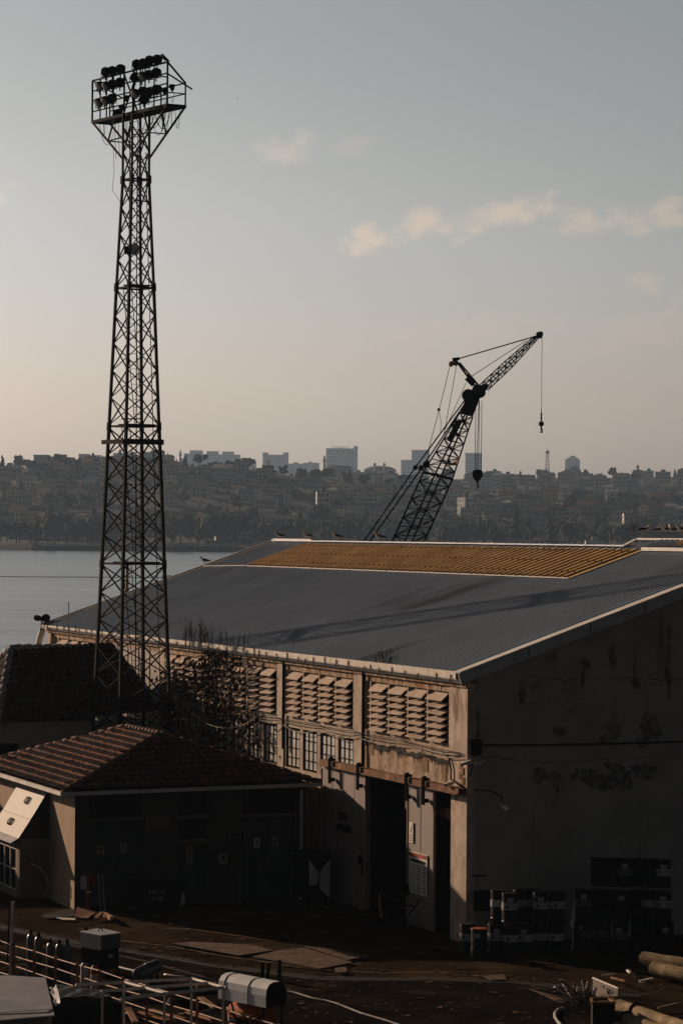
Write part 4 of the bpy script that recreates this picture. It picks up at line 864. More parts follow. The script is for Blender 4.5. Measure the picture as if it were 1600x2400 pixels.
# ---- larger dark building behind the tower
big = thing('shore_building', 'dark hip roofed building behind the floodlight tower at the photo edge', 'building', W(31,-5,0))
BU0, BU1, BVa, BVb = 30.75, 38.5, -24., -.75
b = MB(); b.ub(BU0+.4, BU0+.7, BVa, BVb-.3, -.1, 5.15); b.ub(BU0+.7,BU1,BVb-.6,BVb-.3,-.1,5.15); b.ub(BU0+.7,BU1,BVa,BVa+.3,-.1,5.15); b.ub(BU1,BU1+.3,BVa,BVb-.3,-.1,5.15); b.build('wall', M_gable, big)
for v in (-6.9,-9.5,-13): 
    b = MB(); b.ub(BU0+.37,BU0+.4,v-.6,v+.6,3.2,4.3); b.build('window', M_dark, big)
zE, zR = 5.2, 7.98
e1, e2, e3, e4 = W(BU0,-.28,zE+.25), W(BU0,-7.3,zE-.1), W(BU1+.6,-.28,zE+.25), W(BU1+.6,-7.3,zE-.1)
r1, r2 = W(BU0+3.1,-1.68,zR), W(BU0+3.1,-5.95,zR)
for p in ((e2,e1,r2,r1),(e1,e3,r1,r1),(e3,e4,r1,r2),(e4,e2,r2,r2)):
    b = MB(); tiles(b, *p); b.build('tiled_slope', [M_tile, M_litnose], big, recalc=False)
b = MB()
for p, q in ((e1,r1),(e2,r2),(r1,r2),(e3,r1),(e4,r2)): hip_tiles(b, p+Vector((0,0,.06)), q+Vector((0,0,.06)), .15, .42)
b.build('ridge_tile', mat('whitewashed_ridge', (.34,.34,.36), (.16,.16,.17), 5, bump=.4), big, smooth=True)
b = MB(); b.ub(BU0+.42,BU1,BVa,-7.4,5.15,5.3); b.build('flat_roof', M_gable, big)
# ================================================================ drums against the gable
def text_mesh(txt, size, name, m, ext=.002):
    cu = bpy.data.curves.new(name+'_curve', 'FONT'); cu.body = txt; cu.size = size; cu.extrude = ext; cu.align_x = 'CENTER'; cu.align_y = 'CENTER'
    o = bpy.data.objects.new('tmp', cu); COL.objects.link(o); dg = bpy.context.evaluated_depsgraph_get(); me = bpy.data.meshes.new_from_object(o.evaluated_get(dg)); bpy.data.objects.remove(o)
    me.name = name; me.materials.clear(); me.materials.append(m); return me
def place_text(me, name, parent, p, xdir, updir, bend=0):
    """letters lying on a surface: p centre, xdir reading direction"""
    X = Vector(xdir).normalized(); U_ = Vector(updir); U_ = (U_-X*U_.dot(X)).normalized(); Nn = X.cross(U_); o0 = BASE.get(parent.name, Vector())
    m2 = me.copy()
    for v in m2.vertices:
        q = v.co
        if bend: a = q.x/bend; co_ = Vector((math.sin(a)*(bend+q.z), q.y, math.cos(a)*(bend+q.z)-bend))
        else: co_ = q.copy()
        v.co = Vector(p)-o0+X*co_.x+U_*co_.y+Nn*co_.z
    o = bpy.data.objects.new(name, m2); COL.objects.link(o); o.parent = parent; BASE[o.name] = o0.copy(); return o
T_A = text_mesh('Petrol Ofisi', .085, 'lettering', M_ink); T_B = text_mesh('HDX', .15, 'lettering', M_ink)
def drum(loc, band, label, group, lidm=M_drum, h=.88, bz=.38, bm=M_band, rz_=0., barcode=False):
    t = thing('oil_drum', label, 'drum', loc, group); o = Vector(loc); r = .24
    b = MB(); b.lathe(o, [(r,0),(r+.012,.02),(r,.04),(r,h*.32),(r+.014,h*.335),(r,h*.35),(r,h*.65),(r+.014,h*.665),(r,h*.68),(r,h-.04),(r+.012,h-.02),(r,h)], 24); b.build('body', M_drum, t)
    b = MB(); b.lathe(o+Vector((0,0,h-.03)), [(r-.02,0),(r-.02,.012),(r+.016,.02),(r+.016,.05)], 20); b.lathe(o+Vector((.12,-.08,h)), [(.03,0),(.03,.03)], 8); b.build('lid', lidm, t)
    if band:
        b = MB(); b.lathe(o, [(r+.004,bz),(r+.017,bz+.002),(r+.017,bz+.218),(r+.004,bz+.22)], 20); bb = b.build('label_band', bm, t)
        rr = r+.019; an = Vector((math.sin(rz_), -math.cos(rz_), 0)); X = Vector((math.cos(rz_), math.sin(rz_), 0))
        place_text(T_A if band == 1 else T_B, 'lettering', bb, o+an*rr+X*.05+Vector((0,0,bz+.10)), X, (0,0,1), bend=rr)
        b = MB(); lx = -.2 if band == 1 else -.24; c = o+Vector((0,0,bz+.1))
        for dx, dz in ((lx,.0),(lx+.03,.03),(lx+.05,-.02)):
            a = dx/rr+rz_; d = Vector((math.sin(a),-math.cos(a),0)); tt = Vector((math.cos(a),math.sin(a),0)); q = c+d*(rr-.001)+Vector((0,0,dz)); b.hexa([q-tt*.03-Vector((0,0,.03)),q+tt*.02-Vector((0,0,.02)),q+tt*.02-Vector((0,0,.02))+d*.003,q-tt*.03-Vector((0,0,.03))+d*.003,q-tt*.02+Vector((0,0,.03)),q+tt*.03+Vector((0,0,.03)),q+tt*.03+Vector((0,0,.03))+d*.003,q-tt*.02+Vector((0,0,.03))+d*.003])
        b.build('emblem', M_ink, bb)
    if barcode:
        a = rz_-.25; d = Vector((math.sin(a),-math.cos(a),0)); tt = Vector((math.cos(a),math.sin(a),0)); q = o+d*(r+.003)+Vector((0,0,h*.78)); b = MB()
        b.hexa([q-tt*.09-Vector((0,0,.07)),q+tt*.09-Vector((0,0,.07)),q+tt*.09-Vector((0,0,.07))+d*.006,q-tt*.09-Vector((0,0,.07))+d*.006,q-tt*.09+Vector((0,0,.07)),q+tt*.09+Vector((0,0,.07)),q+tt*.09+Vector((0,0,.07))+d*.006,q-tt*.09+Vector((0,0,.07))+d*.006]); b.build('paper_label', M_band, t)
    return t
c4 = lambda x, y: (1050+x*.3508, 1980+y*.3508)
def dz(px, Y): return at(px, 1220, Y).x
GA, GB = 'oil drums stacked by the warehouse corner', 'dark drums stacked farther along the gable'
dr = [(150,97.8,0,1,.1,'banded black drum at the left end of the lower row behind the orange one',0),(338,97.9,0,1,.3,'third banded drum of the lower row, its lettering turned right',1),(440,97.6,0,1,.25,'lower row drum with the white band, below the barcode drum of the top tier',0),(540,97.8,0,1,-.1,'lower row drum with readable lettering, middle of the corner stack',1),(635,98.1,0,1,-.45,'lower row drum showing only the tail of its lettering',0),(733,98.0,0,1,.35,'right end drum of the lower row with emblem turned right',0)]
for x, Y, z, k, a, lb, bc in dr: drum((dz(c4(x,0)[0],Y),Y,z+.0), k, lb, GA, rz_=a, barcode=bc)
Yo = 96.7; drum((dz(c4(225,0)[0],Yo),Yo,0), 1, 'black drum with bright orange lid at the warehouse corner', GA, M_orange, bz=.02, bm=M_drum, barcode=1)
for x, Y, k, a, lb, bc in ((355,98.3,1,.9,'upper tier drum at the left end, half hidden behind a nearer one',1),(430,97.5,1,.25,'front drum of the upper tier with barcode paper and clear lettering',1),(505,98.4,1,-.9,'upper tier drum set back just right of the barcode one',0),(568,98.5,1,.9,'upper tier drum set back in the gap at the middle',0),(637,97.8,1,.2,'upper tier drum with clear lettering second from the right',1),(745,98.0,1,.45,'upper tier drum at the right end with emblem turned right',0)):
    drum((dz(c4(x,0)[0],Y),Y,1.0), k, lb, GA, rz_=a, barcode=bc)
def pallet(x0, x1, Y, z, label):
    t = thing('pallet', label, 'pallet', ((x0+x1)/2,Y,z), 'pallets under the drums'); b = MB()
    for k in range(5): b.box(x0,x1,Y-.55+.25*k,Y-.43+.25*k,z+.085,z+.11)
    b.build('deck', M_dark, t); b = MB()
    for x in (x0+.03,(x0+x1)/2,x1-.13): b.box(x,x+.1,Y-.55,Y+.57,z+.0,z+.085)
    b.build('bearer', M_dark, t)
pallet(dz(c4(310,0)[0],98), dz(c4(580,0)[0],98), 98.1, .885, 'dark pallet between the drum tiers nearest the corner'); pallet(dz(c4(590,0)[0],98), dz(c4(800,0)[0],98), 98.1, .885, 'dark pallet between the drum tiers at the right of the corner stack')
M_band2 = mat('dim_label_band', (.12,.12,.125), (.08,.08,.085), 3, rough=.5)
k = 0
for z, row in ((0.,((905,98.9,0),(965,98.6,2),(1052,98.8,2),(1170,98.4,2),(1290,98.7,0),(1385,98.8,0),(1475,98.6,0))),(.98,((918,98.9,2),(1010,98.9,0),(1085,98.8,0),(1185,98.6,0),(1280,98.9,0),(1365,98.7,2),(1458,98.5,2))),(1.96,((1018,99.0,0),(1110,98.9,0),(1200,98.8,2),(1300,98.9,0),(1372,98.7,0),(1455,98.6,2)))):
    n = 0
    for x, Y, bnd in row:
        lv = ('lowest','middle','top')[int(round(z/.98))]; od = ('first','second','third','fourth','fifth','sixth','seventh')[n]
        lb = f'{"banded" if bnd else "plain"} dark drum, {od} from the corner side, {lv} tier of the farther stack'
        drum((dz(c4(x,0)[0],Y),Y,z), bnd, lb, GB, rz_=.25-.1*(n%4), bm=M_band if (z > .9 and x > 1300) else M_band2, h=.86, barcode=(n+int(z)) % 3 == 0); n += 1
for z, lv in ((.865,'lower'),): pallet(dz(c4(880,0)[0],98.8), dz(c4(1500,0)[0],98.8), 98.75, z, f'long dark pallet forming the {lv} deck of the farther drum stack')
p = at(1341,2150,96.5); t = thing('hose', 'pale hose hanging between the two drum stacks', 'hose', (p.x,96.5,0)); b = MB(); b.tube([at(1345,2115,97.6),at(1341,2140,97.6),at(1340,2158,97.6)], .022, 6); b.lathe(at(1340,2166,97.6), [(.045,-.1),(.06,0),(.045,.1)], 8); b.tube([at(1345,2115,97.6), Vector((at(1345,2115,97.6).x,98.4,.02))], .02, 5); b.build('tube', M_steelw, t)
# ================================================================ yard
def gcyl(px, pyt, Y, h, m, label, capm=None, r=.115):
    p = at(px, pyt, Y); z0 = p.z-h; t = thing('gas_cylinder', label, 'cylinder', (p.x,Y,0), 'gas cylinders along the pipe fence'); o = Vector((p.x,Y,max(0,z0) if abs(z0) < .25 else 0)); h = p.z-o.z
    b = MB(); b.lathe(o, [(r*.9,0),(r,.02),(r,h*.80),(r*.93,h*.86),(r*.6,h*.905),(r*.3,h*.92)], 14); b.build('body', m, t, smooth=True)
    b = MB(); b.lathe(o+Vector((0,0,h*.915)), [(r*.42,0),(r*.42,h*.06),(r*.25,h*.085)], 8); b.bar(o+Vector((0,-.02,h*.97)), o+Vector((.05,-.05,h*.97)), .03); b.build('valve', M_black, t)
    if capm: b = MB(); b.lathe(o, [(r*1.01,h*.74),(r*1.01,h*.80),(r*.95,h*.86),(r*.62,h*.905)], 14); b.build('shoulder', capm, t, smooth=True)
for px, py, Y, m, lb, cm in ((73,2179,92.,M_cyl,'black gas cylinder standing farthest left in its row',None),(91,2185,91.5,M_cyl,'black gas cylinder second from the left in its row',None),(119,2200,90.4,M_cyl,'black gas cylinder in the middle of its row of five',None),(140,2202,90.1,M_cyl,'black gas cylinder fourth from the left in its row',None),(158,2201,90.,M_cyl,'black gas cylinder at the right end of its row of five',None),(199,2246,86.3,M_cylw,'worn pale gas cylinder with grey shoulder in front of the cabinet',None),(223,2252,85.8,M_cylw,'worn pale gas cylinder with red shoulder in front of the cabinet',M_red)):
    gcyl(px, py, Y, 1.42, m, lb, cm)
c = at(237, 2240, 92.6); t = thing('transformer_box', 'black steel box with lifting eye on legs beside the gas cylinders', 'box', (c.x,92.6,0))
top = 1.22; A = [gnd(x,y,top) for x,y in ((188,2185),(237,2194),(283,2188),(236,2177))]
def prism(mb, A, z0, m=0): mb.hexa([Vector((p.x,p.y,z0)) for p in A]+list(A), m)
b = MB(); prism(b, A, .80); b.build('upper_case', M_cyl, t); ce = sum(A, Vector())/4
b = MB(); prism(b, [p.lerp(ce,.08)-Vector((0,0,.42)) for p in A], .2); b.build('lower_case', M_black, t)
b = MB(); prism(b, [p.lerp(ce,-.01)+Vector((0,0,.03)) for p in A], top+.0); b.build('lid', M_greysheet, t)
b = MB(); b.tube([ce+Vector((.06*math.cos(a),0,.06+.07*math.sin(a))) for a in [math.pi*i/6 for i in range(-1,8)]], .016, 6); b.lathe(A[0].lerp(A[3],.3)+Vector((0,0,.03)), [(.05,0),(.05,.06),(.03,.1)], 8); b.build('lifting_eye', M_black, t)
for p in A: b = MB(); q = p.lerp(ce,.1); b.bar((q.x,q.y,0),(q.x,q.y,.22),.06); b.build('leg', M_black, t)
b = MB(); b.bar(A[1].lerp(A[2],.5)-Vector((.08,.012,.62)), A[1].lerp(A[2],.5)-Vector((-.08,.012,.62)), .002, .1); b.build('plate', M_band, t)
# rusty pipe fence
t = thing('pipe_fence', 'rusty pipe fence with thin lit rails crossing the yard', 'fence', gnd(200,2265,1.1)-Vector((0,0,1.1)))
A0, A1 = gnd(-60,2187,1.12), gnd(720,2425,1.12); rnd = random.Random(8)
for dz_ in (0,-.30,-.60,-.90):
    b = MB(); b.tube([A0.lerp(A1,i/14)+Vector((0,0,dz_+rnd.uniform(-.02,.02))) for i in range(15)], .019, 6); b.build('rail', M_rail, t)
for i in range(0, 15): 
    b = MB(); p = A0.lerp(A1,i/14); b.bar((p.x,p.y,0), p+Vector((0,0,.05)), .07); b.build('post', M_rail, t)
for i in range(0,14,2): b = MB(); p, q = A0.lerp(A1,(i+.2)/14), A0.lerp(A1,(i+.95)/14); b.tube(sag(p,q-Vector((0,0,.5)),.12,6), .012, 4); b.build('wire', M_black, t)
p = gnd(24,2305); t = thing('sign_post', 'pale slim post standing left of the gas cylinders', 'post', p); b = MB(); b.bar(p, p+Vector((.06,0,2.35)), .085, .085); b.build('post', M_steelw, t); b = MB(); b.bar(p+Vector((-.075,0,.6)), p+Vector((-.03,0,2.2)), .04, .06); b.tube([p+Vector((-.05,0,1.6)),p+Vector((-.45,.1,.9))],.012,4); b.build('stay', M_black, t)
# site cabin corner with grey sheet roof
B0, B1, F0_, F1_ = gnd(-120,2281,2.0), gnd(107,2294,2.0), gnd(-120,2404,1.55), gnd(128,2382,1.55)
t = thing('site_cabin', 'site cabin with plain grey sheet roof at the bottom left corner', 'cabin', F0_-Vector((0,0,1.55)))
b = MB(); up = Vector((0,0,.03)); b.hexa([B0,B1,F1_,F0_,B0+up,B1+up,F1_+up,F0_+up]); b.build('roof', M_greysheet, t)
b = MB(); b.bar(F0_.lerp(B0,.15)+up*1.2, F1_.lerp(B1,.15)+up*1.2, .03, .02); b.build('roof_seam', M_trimd, t)
b = MB(); b.hexa([Vector((p.x,p.y,0)) for p in (B0,B1.lerp(B0,.03),F1_.lerp(F0_,.06).lerp(B1,.1),F0_)]+[p-Vector((0,0,.02)) for p in (B0,B1.lerp(B0,.03),F1_.lerp(F0_,.06).lerp(B1,.1),F0_)]); b.build('wall', M_hood, t)
b = MB(); q0, q1 = B0+Vector((0,.03,-.02)), B1+Vector((0,.03,-.02)); b.hexa([q0-Vector((0,0,.3)),q1-Vector((0,0,.3)),q1-Vector((0,-.03,.3)),q0-Vector((0,-.03,.3)),q0+Vector((0,0,.16)),q1+Vector((0,0,.0)),q1+Vector((0,.03,.0)),q0+Vector((0,.03,.16))]); b.build('back_board', M_hood, t)
# tarp covered crate
T0, T1, T2, T3 = gnd(112,2302,1.25), gnd(255,2325,1.25), gnd(285,2344,1.25), gnd(122,2350,1.25)
t = thing('covered_crate', 'black crate under a crumpled glossy tarpaulin beside the cabin', 'crate', Vector((T0.x,T0.y,0)))
b = MB(); b.hexa([Vector((p.x,p.y,0)) for p in (T3,T2,T1,T0)]+[p-Vector((0,0,.1)) for p in (T3,T2,T1,T0)]); b.build('box', M_black, t)
b = MB(); rnd = random.Random(6); rows = []
for j in range(15):
    row = []
    for i in range(25):
        s, q = i/24, j/14; p = T0.lerp(T1,s).lerp(T3.lerp(T2,s),q); e = min(s,1-s,q,1-q); zz = .035*math.sin(s*17+q*9+2*math.sin(q*6))*math.sin(q*13+s*5)+rnd.uniform(-.006,.006)+(.06 if e > .12 else -.16*(1-e/.12)); row.append(p+Vector((0,0,zz)))
    rows.append(row)
b.grid(rows); b.build('tarpaulin', M_tarp, t, recalc=False)
# pale pipe frame
t = thing('pipe_gantry', 'pale pipe frame of long rails on thin legs across the yard', 'frame', gnd(300,2330,2.)-Vector((0,0,2)))
zf = 1.75
for (x0,y0),(x1,y1) in (((178,2308),(450,2294)),((238,2323),(505,2303)),((283,2341),(530,2314))): b = MB(); b.tube([gnd(x0,y0,zf),gnd(x1,y1,zf)], .042, 8); b.build('rail', M_steelw, t)
for (x0,y0),(x1,y1) in (((291,2302),(386,2328)),((450,2294),(530,2316))): b = MB(); b.tube([gnd(x0,y0,zf),gnd(x1,y1,zf)], .042, 8); b.build('cross_bar', M_steelw, t)
b = MB(); b.tube([gnd(310,2334,zf-.12),gnd(440,2326,zf-.12),gnd(460,2318,zf-.08),gnd(461,2309,zf)], .03, 6); b.build('inner_rail', M_steelw, t)
for x, y in ((291,2302),(386,2328),(449,2294),(523,2315),(240,2323)): b = MB(); p = gnd(x,y,zf); b.tube([p, (p.x,p.y,0)], .035, 6); b.build('leg', M_steelw, t)
# compressor under a rounded sheet hood
A, B = at(536,2318,82.6), at(648,2336,81.0); B.z = A.z = 1.16; ax = (B-A).normalized(); sd = ax.cross(Vector((0,0,1))).normalized()
t = thing('compressor', 'compressor under a rounded galvanised hood with an orange tank', 'compressor', Vector((A.x,A.y,0)))
prof_ = [(-.34,-.30),(-.345,-.12),(-.36,-.11),(-.345,-.09),(-.34,.06),(-.352,.075),(-.335,.09),(-.31,.2),(-.24,.29),(-.1,.345),(.1,.345),(.24,.29),(.32,.17),(.345,.0),(.34,-.30)]
b = MB(); n = 14; rows = [[A.lerp(B,k/n)+sd*x+Vector((0,0,z)) for x, z in prof_] for k in range(n+1)]; b.grid(rows); b.build('hood', M_hoodmetal, t, recalc=False)
b = MB(); b.face([A+sd*x*.98+ax*.03+Vector((0,0,z*.98)) for x,z in prof_]); b.build('end_plate', M_black, t)
b = MB(); b.face([B+sd*x*.98+ax*-.03+Vector((0,0,z*.98)) for x,z in prof_]); b.lathe(B+Vector((0,0,.02)), [(.16,-.05),(.16,.14),(.05,.2)], 14, ax=ax); b.build('end_plate', M_black, t)
for s in (.08,.92):
    for q in (-.3,.3): b = MB(); p = A.lerp(B,s)+sd*q; b.bar((p.x,p.y,0),(p.x,p.y,.9), .05); b.build('leg', M_black, t)
ta_, tb_ = A.lerp(B,.12)+Vector((0,0,-.62)), A.lerp(B,.85)+Vector((0,0,-.62)); b = MB(); b.lathe(ta_, [(.05,-.12),(.18,-.07),(.23,0),(.23,(tb_-ta_).length),(.18,(tb_-ta_).length+.07),(.05,(tb_-ta_).length+.12)], 16, ax=ax); b.build('tank', M_orange, t, smooth=True)
b = MB(); b.tube([A.lerp(B,.3)+sd*.36+Vector((0,0,-.35)), A.lerp(B,.42)+sd*.42+Vector((0,0,-.7)), A.lerp(B,.7)+sd*.4+Vector((0,0,-.75)), A.lerp(B,.95)+sd*.35+Vector((0,0,-.5))], .03, 6); b.build('pipe', M_black, t)
p0, p1 = at(322,2284,88.0), at(370,2262,88.8)
for q in (.12,.62): b = MB(); p = A.lerp(B,q); b.tube([p+sd*x*1.015+Vector((0,0,z*1.015)) for x,z in prof_], .012, 5); b.build('hood_strap', M_greysheet, bpy.data.objects['compressor'])
t = thing('tilted_tank', 'dark steel tank lying tilted on a low stand behind the pipe frame', 'tank', Vector((p0.x,p0.y,0)))
axx = (p1-p0).normalized(); l = (p1-p0).length; b = MB(); b.lathe(p0, [(.12,-.04),(.18,0),(.185,.1),(.185,l*.5),(.192,l*.51),(.192,l*.55),(.185,l*.56),(.185,l-.05),(.17,l),(.12,l+.03)], 16, ax=axx); b.build('shell', M_cyl, t, smooth=False)
b = MB(); b.lathe(p1+axx*.02, [(.12,0),(.12,.05),(.06,.08)], 12, ax=axx); b.build('end_cap', M_rustbeam, t)
b = MB()
for s in (.2,.85):
    q = p0.lerp(p1,s); b.bar((q.x-.18,q.y,0), q-Vector((0.05,0,.12)), .05); b.bar((q.x+.18,q.y,0), q-Vector((-.05,0,.12)), .05)
b.bar((p0.x,p0.y,.02),(p1.x,p1.y,.02),.06); b.build('stand', M_black, t)
for px, pt, pb, lb in ((615,2255,2296,'short rusty post first of three behind the compressor'),(626,2257,2297,'short leaning post second of three behind the compressor'),(655,2250,2300,'taller dark post third of three behind the compressor')):
    p = gnd(px,pb); t = thing('bollard', lb, 'post', p, 'posts behind the compressor'); hh = (pb-pt)*p.y/F*1.0; b = MB(); b.bar(p, p+Vector((.05 if px==626 else 0,0,hh)), .10, .08); b.build('shaft', M_tower, t)
    b = MB(); b.bar(p+Vector((-.06,0,hh)), p+Vector((.07,0,hh)), .1, .03); b.build('cap', M_rustbeam, t)
def ghose(name, label, pts, r, m, cat='hose', z=.03):
    b = MB(); P = [gnd(x,y,z) for x,y in pts]; Q = []
    for i in range(len(P)-1):
        for k in range(4): Q.append(P[i].lerp(P[i+1],k/4))
    b.tube(Q+[P[-1]], r, 6); tag(b.build(name, m, None, smooth=True), label, cat)
ghose('air_hose', 'white hose trailing over the dirt from the compressor to the bottom edge', [(668,2322),(690,2326),(735,2340),(765,2345),(790,2352),(845,2374),(900,2390),(935,2402),(960,2412)], .026, M_hose)
ghose('ground_pipe', 'thin pale pipe lying behind the tilted tank', [(272,2265),(300,2272),(322,2277)], .035, M_steelw, 'pipe'); ghose('ground_pipe', 'thin pale pipe lying right of the tilted tank', [(386,2284),(410,2288),(434,2290)], .035, M_steelw, 'pipe')
ghose('bent_hose', 'short white hose curving out of the dirt by the dark bin', [(1320,2364),(1308,2366),(1300,2374),(1300,2384),(1306,2394),(1316,2404)], .05, M_hose)
for (x0,y0),(x1,y1),z,lb in (((330,2372),(398,2392),.25,'reddish plank lying nearest the cabin under the pipe gantry'),((352,2366),(430,2388),.38,'reddish plank laid across the one under the pipe gantry'),((440,2372),(500,2390),.2,'short reddish plank beside the compressor legs'),((300,2362),(318,2396),.3,'brown batten standing askew below the pipe gantry'),((470,2338),(505,2362),.5,'rusty batten leaning by the gantry leg')):
    b = MB(); b.bar(gnd(x0,y0,z), gnd(x1,y1,z+.05), .16, .05); tag(b.build('plank', M_rail if 'red' in lb else M_rustbeam, None), lb, 'plank', 'planks under the pipe gantry')
p = gnd(418,2352,.06); b = MB()
for k in range(4): b.tube([p+Vector(((.33-.03*k)*math.cos(a),(.33-.03*k)*math.sin(a),.045*k)) for a in [2*math.pi*i/18 for i in range(19)]], .03, 6)
tag(b.build('hose_coil', M_cabled, None), 'coil of black hose on the dirt under the pipe gantry', 'hose')
p = gnd(545,2392,0); t = thing('bucket', 'dented pale bucket beside the compressor', 'bucket', p); b = MB(); b.lathe(p, [(.12,0),(.16,.34),(.17,.35),(.165,.36),(.15,.34),(.11,.03)], 14); b.build('pail', M_hoodmetal, t); b = MB(); b.tube([p+Vector((.17*math.cos(a),.05,.34+.14*math.sin(a))) for a in [math.pi*i/8 for i in range(9)]], .008, 4); b.build('handle', M_black, t)
# chips, sheet offcuts and dirt clods nobody would count
b = MB(); rl = random.Random(41)
for k in range(1500):
    x, y = rl.uniform(-40,1640), 2105+295*rl.random()**.8; p = gnd(x, y); r = rl.choice((.03,.04,.05,.07,.12)); a = rl.uniform(0,6.28); q = [p+Vector((r*rl.uniform(.5,1.5)*math.cos(a+i*1.57), r*rl.uniform(.5,1.5)*math.sin(a+i*1.57), rl.uniform(.0,.05))) for i in range(4)]
    b.face(q, 0 if k % 3 else 1); 
tag(b.build('yard_litter', [M_tower, M_plate], None, recalc=False), None, None, None, 'stuff')
# dark soil sheet near the viewer, foreground shadow put into its colour
m_shadow = mat('shadow_dark_soil', (.019,.014,.010), (.008,.0065,.005), .6, bump=.6, bscale=5, lo=.4, hi=.62, spot=((.040,.027,.017),.58,.35,V1), spot2=((.035,.026,.018),.64,3.,V1), spec=0.)
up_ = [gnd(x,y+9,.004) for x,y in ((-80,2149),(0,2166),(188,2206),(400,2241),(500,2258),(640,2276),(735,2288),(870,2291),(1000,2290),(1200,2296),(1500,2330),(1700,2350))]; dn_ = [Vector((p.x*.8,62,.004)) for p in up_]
b = MB(); b.grid([dn_, up_]); struct(b.build('shadow_ground', m_shadow, recalc=False))
# crane track in the ground and road paint
def strip(name, label, pts, w, z, m, cat):
    P = [gnd(x,y,z) for x,y in pts]; b = MB(); 
    for i in range(len(P)-1):
        d = (P[i+1]-P[i]).normalized(); s = Vector((-d.y,d.x,0))*w/2; b.face([P[i]-s,P[i+1]-s,P[i+1]+s,P[i]+s])
    o = b.build(name, m, None); return o
TR = [(-80,2149),(0,2166),(188,2206),(400,2241),(500,2258),(640,2276),(735,2288),(870,2291),(1000,2290),(1200,2296),(1500,2330)]
struct(strip('track_path', '', [(x,y+5) for x,y in TR], .42, .012, mat('track_groove', (.006,.006,.006), None, 3), ''))
tag(strip('crane_rail', '', TR, .07, .030, mat('worn_rail_head', (.10,.11,.12), (.02,.02,.022), .9, rough=.35, lo=.47, hi=.53), ''), 'worn steel crane rail curving across the yard dirt', 'rail')
M_yel = mat('worn_yellow_paint', (.20,.12,.03), (.06,.04,.02), 2.5, lo=.45, hi=.6)
struct(strip('road_marking', '', [(250,2200),(400,2218),(523,2240),(640,2256),(750,2272),(900,2280),(1010,2278)], .07, .016, M_yel, ''))
struct(strip('road_marking', '', [(395,2175),(470,2180),(560,2193),(640,2206)], .07, .016, M_yel, ''))
struct(strip('track_path', '', [(0,2178),(90,2194),(188,2220),(330,2250),(480,2290)], .16, .012, MATS['track_groove'], ''))
def plate(label, pts, z=.03, lift=(), m=None):
    P = [gnd(x,y,z) for x,y in pts]
    for i, dz_ in lift: P[i].z += dz_
    b = MB(); up = Vector((0,0,.015)); b.face([p+up for p in P]); b.face([p for p in P])
    for i in range(len(P)): b.face([P[i],P[(i+1)%len(P)],P[(i+1)%len(P)]+up,P[i]+up])
    tag(b.build('steel_plate', m or M_plate, None), label, 'steel plate', 'steel plates lying in the yard')
plate('largest rusty steel plate lying flat in the lit yard', [(590,2243),(655,2228),(712,2222),(826,2256),(750,2271)]); plate('pointed rusty plate at the edge of the big shadow', [(714,2218),(790,2226),(866,2241),(815,2250)]); plate('small square rusty plate beside the crane rail', [(784,2270),(811,2266),(813,2279),(787,2280)])
plate('long rusty plate with ribbed edge left of the largest plate', [(405,2212),(450,2208),(590,2215),(640,2228),(560,2240)]); plate('buckled brown plate at the foot of the lit workshop corner', [(176,2150),(181,2136),(224,2142),(206,2153)], .03, ((1,.14),(2,.05)), M_rustbeam); plate('thin dark plate curling off the ground left of the workshop corner', [(98,2146),(170,2136),(178,2148),(110,2152)], .03, ((1,.10),), M_tower); plate('pale flat sheet on the dirt below the workshop corner', [(132,2151),(178,2153),(176,2157),(150,2156)], .03, (), M_paper)
plate('rusty plate in the dim ground left of the scrap rods', [(1240,2318),(1262,2325),(1340,2344),(1310,2350)]); plate('small lit brown plate far right of the big shadow', [(1130,2287),(1180,2284),(1186,2296),(1150,2298)])
for a, c, lb in (((225,2155),(239,2141),'short dark timber block leaning at the end of the lit dirt'),((242,2141),(263,2152),'short pale timber block lying at the end of the lit dirt')):
    b = MB(); b.bar(gnd(*a,.06), gnd(*c,.16), .14, .12); tag(b.build('timber_block', M_wood, None), lb, 'timber')
# logs
def log(px, py, z, L_, r, label, d=None, tie=None):
    p = gnd(px,py,z); d = Vector(d or (.3536,-.9354,0)).normalized(); t = thing('log', label, 'log', Vector((p.x,p.y,0)), 'peeled logs at the right edge'); rnd = random.Random(px); b = MB()
    pts = [p+d*L_*i/14 for i in range(15)]; b.tube(pts, [r*(1-.1*i/14)*(1+rnd.uniform(-.05,.05)) for i in range(15)], 16); b.build('trunk', M_log, t, smooth=False)
    b = MB(); b.lathe(p-d*.012, [(r*.93,0),(r*.9,.012)], 16, ax=-d); b.build('cut_end', M_wood, t)
    if tie: 
        b = MB(); q = p+d*tie; b.tube([q+Vector((d.y,-d.x,0))*(r*1.12*math.cos(a))+Vector((0,0,r*1.12*math.sin(a))) for a in [2*math.pi*i/14 for i in range(15)]], .03, 6); b.build('tie', M_cabled, t)
log(1450,2357,.48,6,.175,'brown log with a black tie lying highest at the bottom right', tie=1.0); log(1432,2379,.30,6,.20,'pale green stained log beneath the tied one at the bottom right', tie=.9); log(1425,2398,.16,6,.15,'lowest log of the bottom right pile, nearly cut by the frame')
log(1508,2246,.5,5,.21,'thick dark patched log farther back at the right edge', (.62,-.78,0)); log(1531,2270,.30,5,.205,'thick yellow patched log below the dark one at the right edge', (.55,-.83,0))
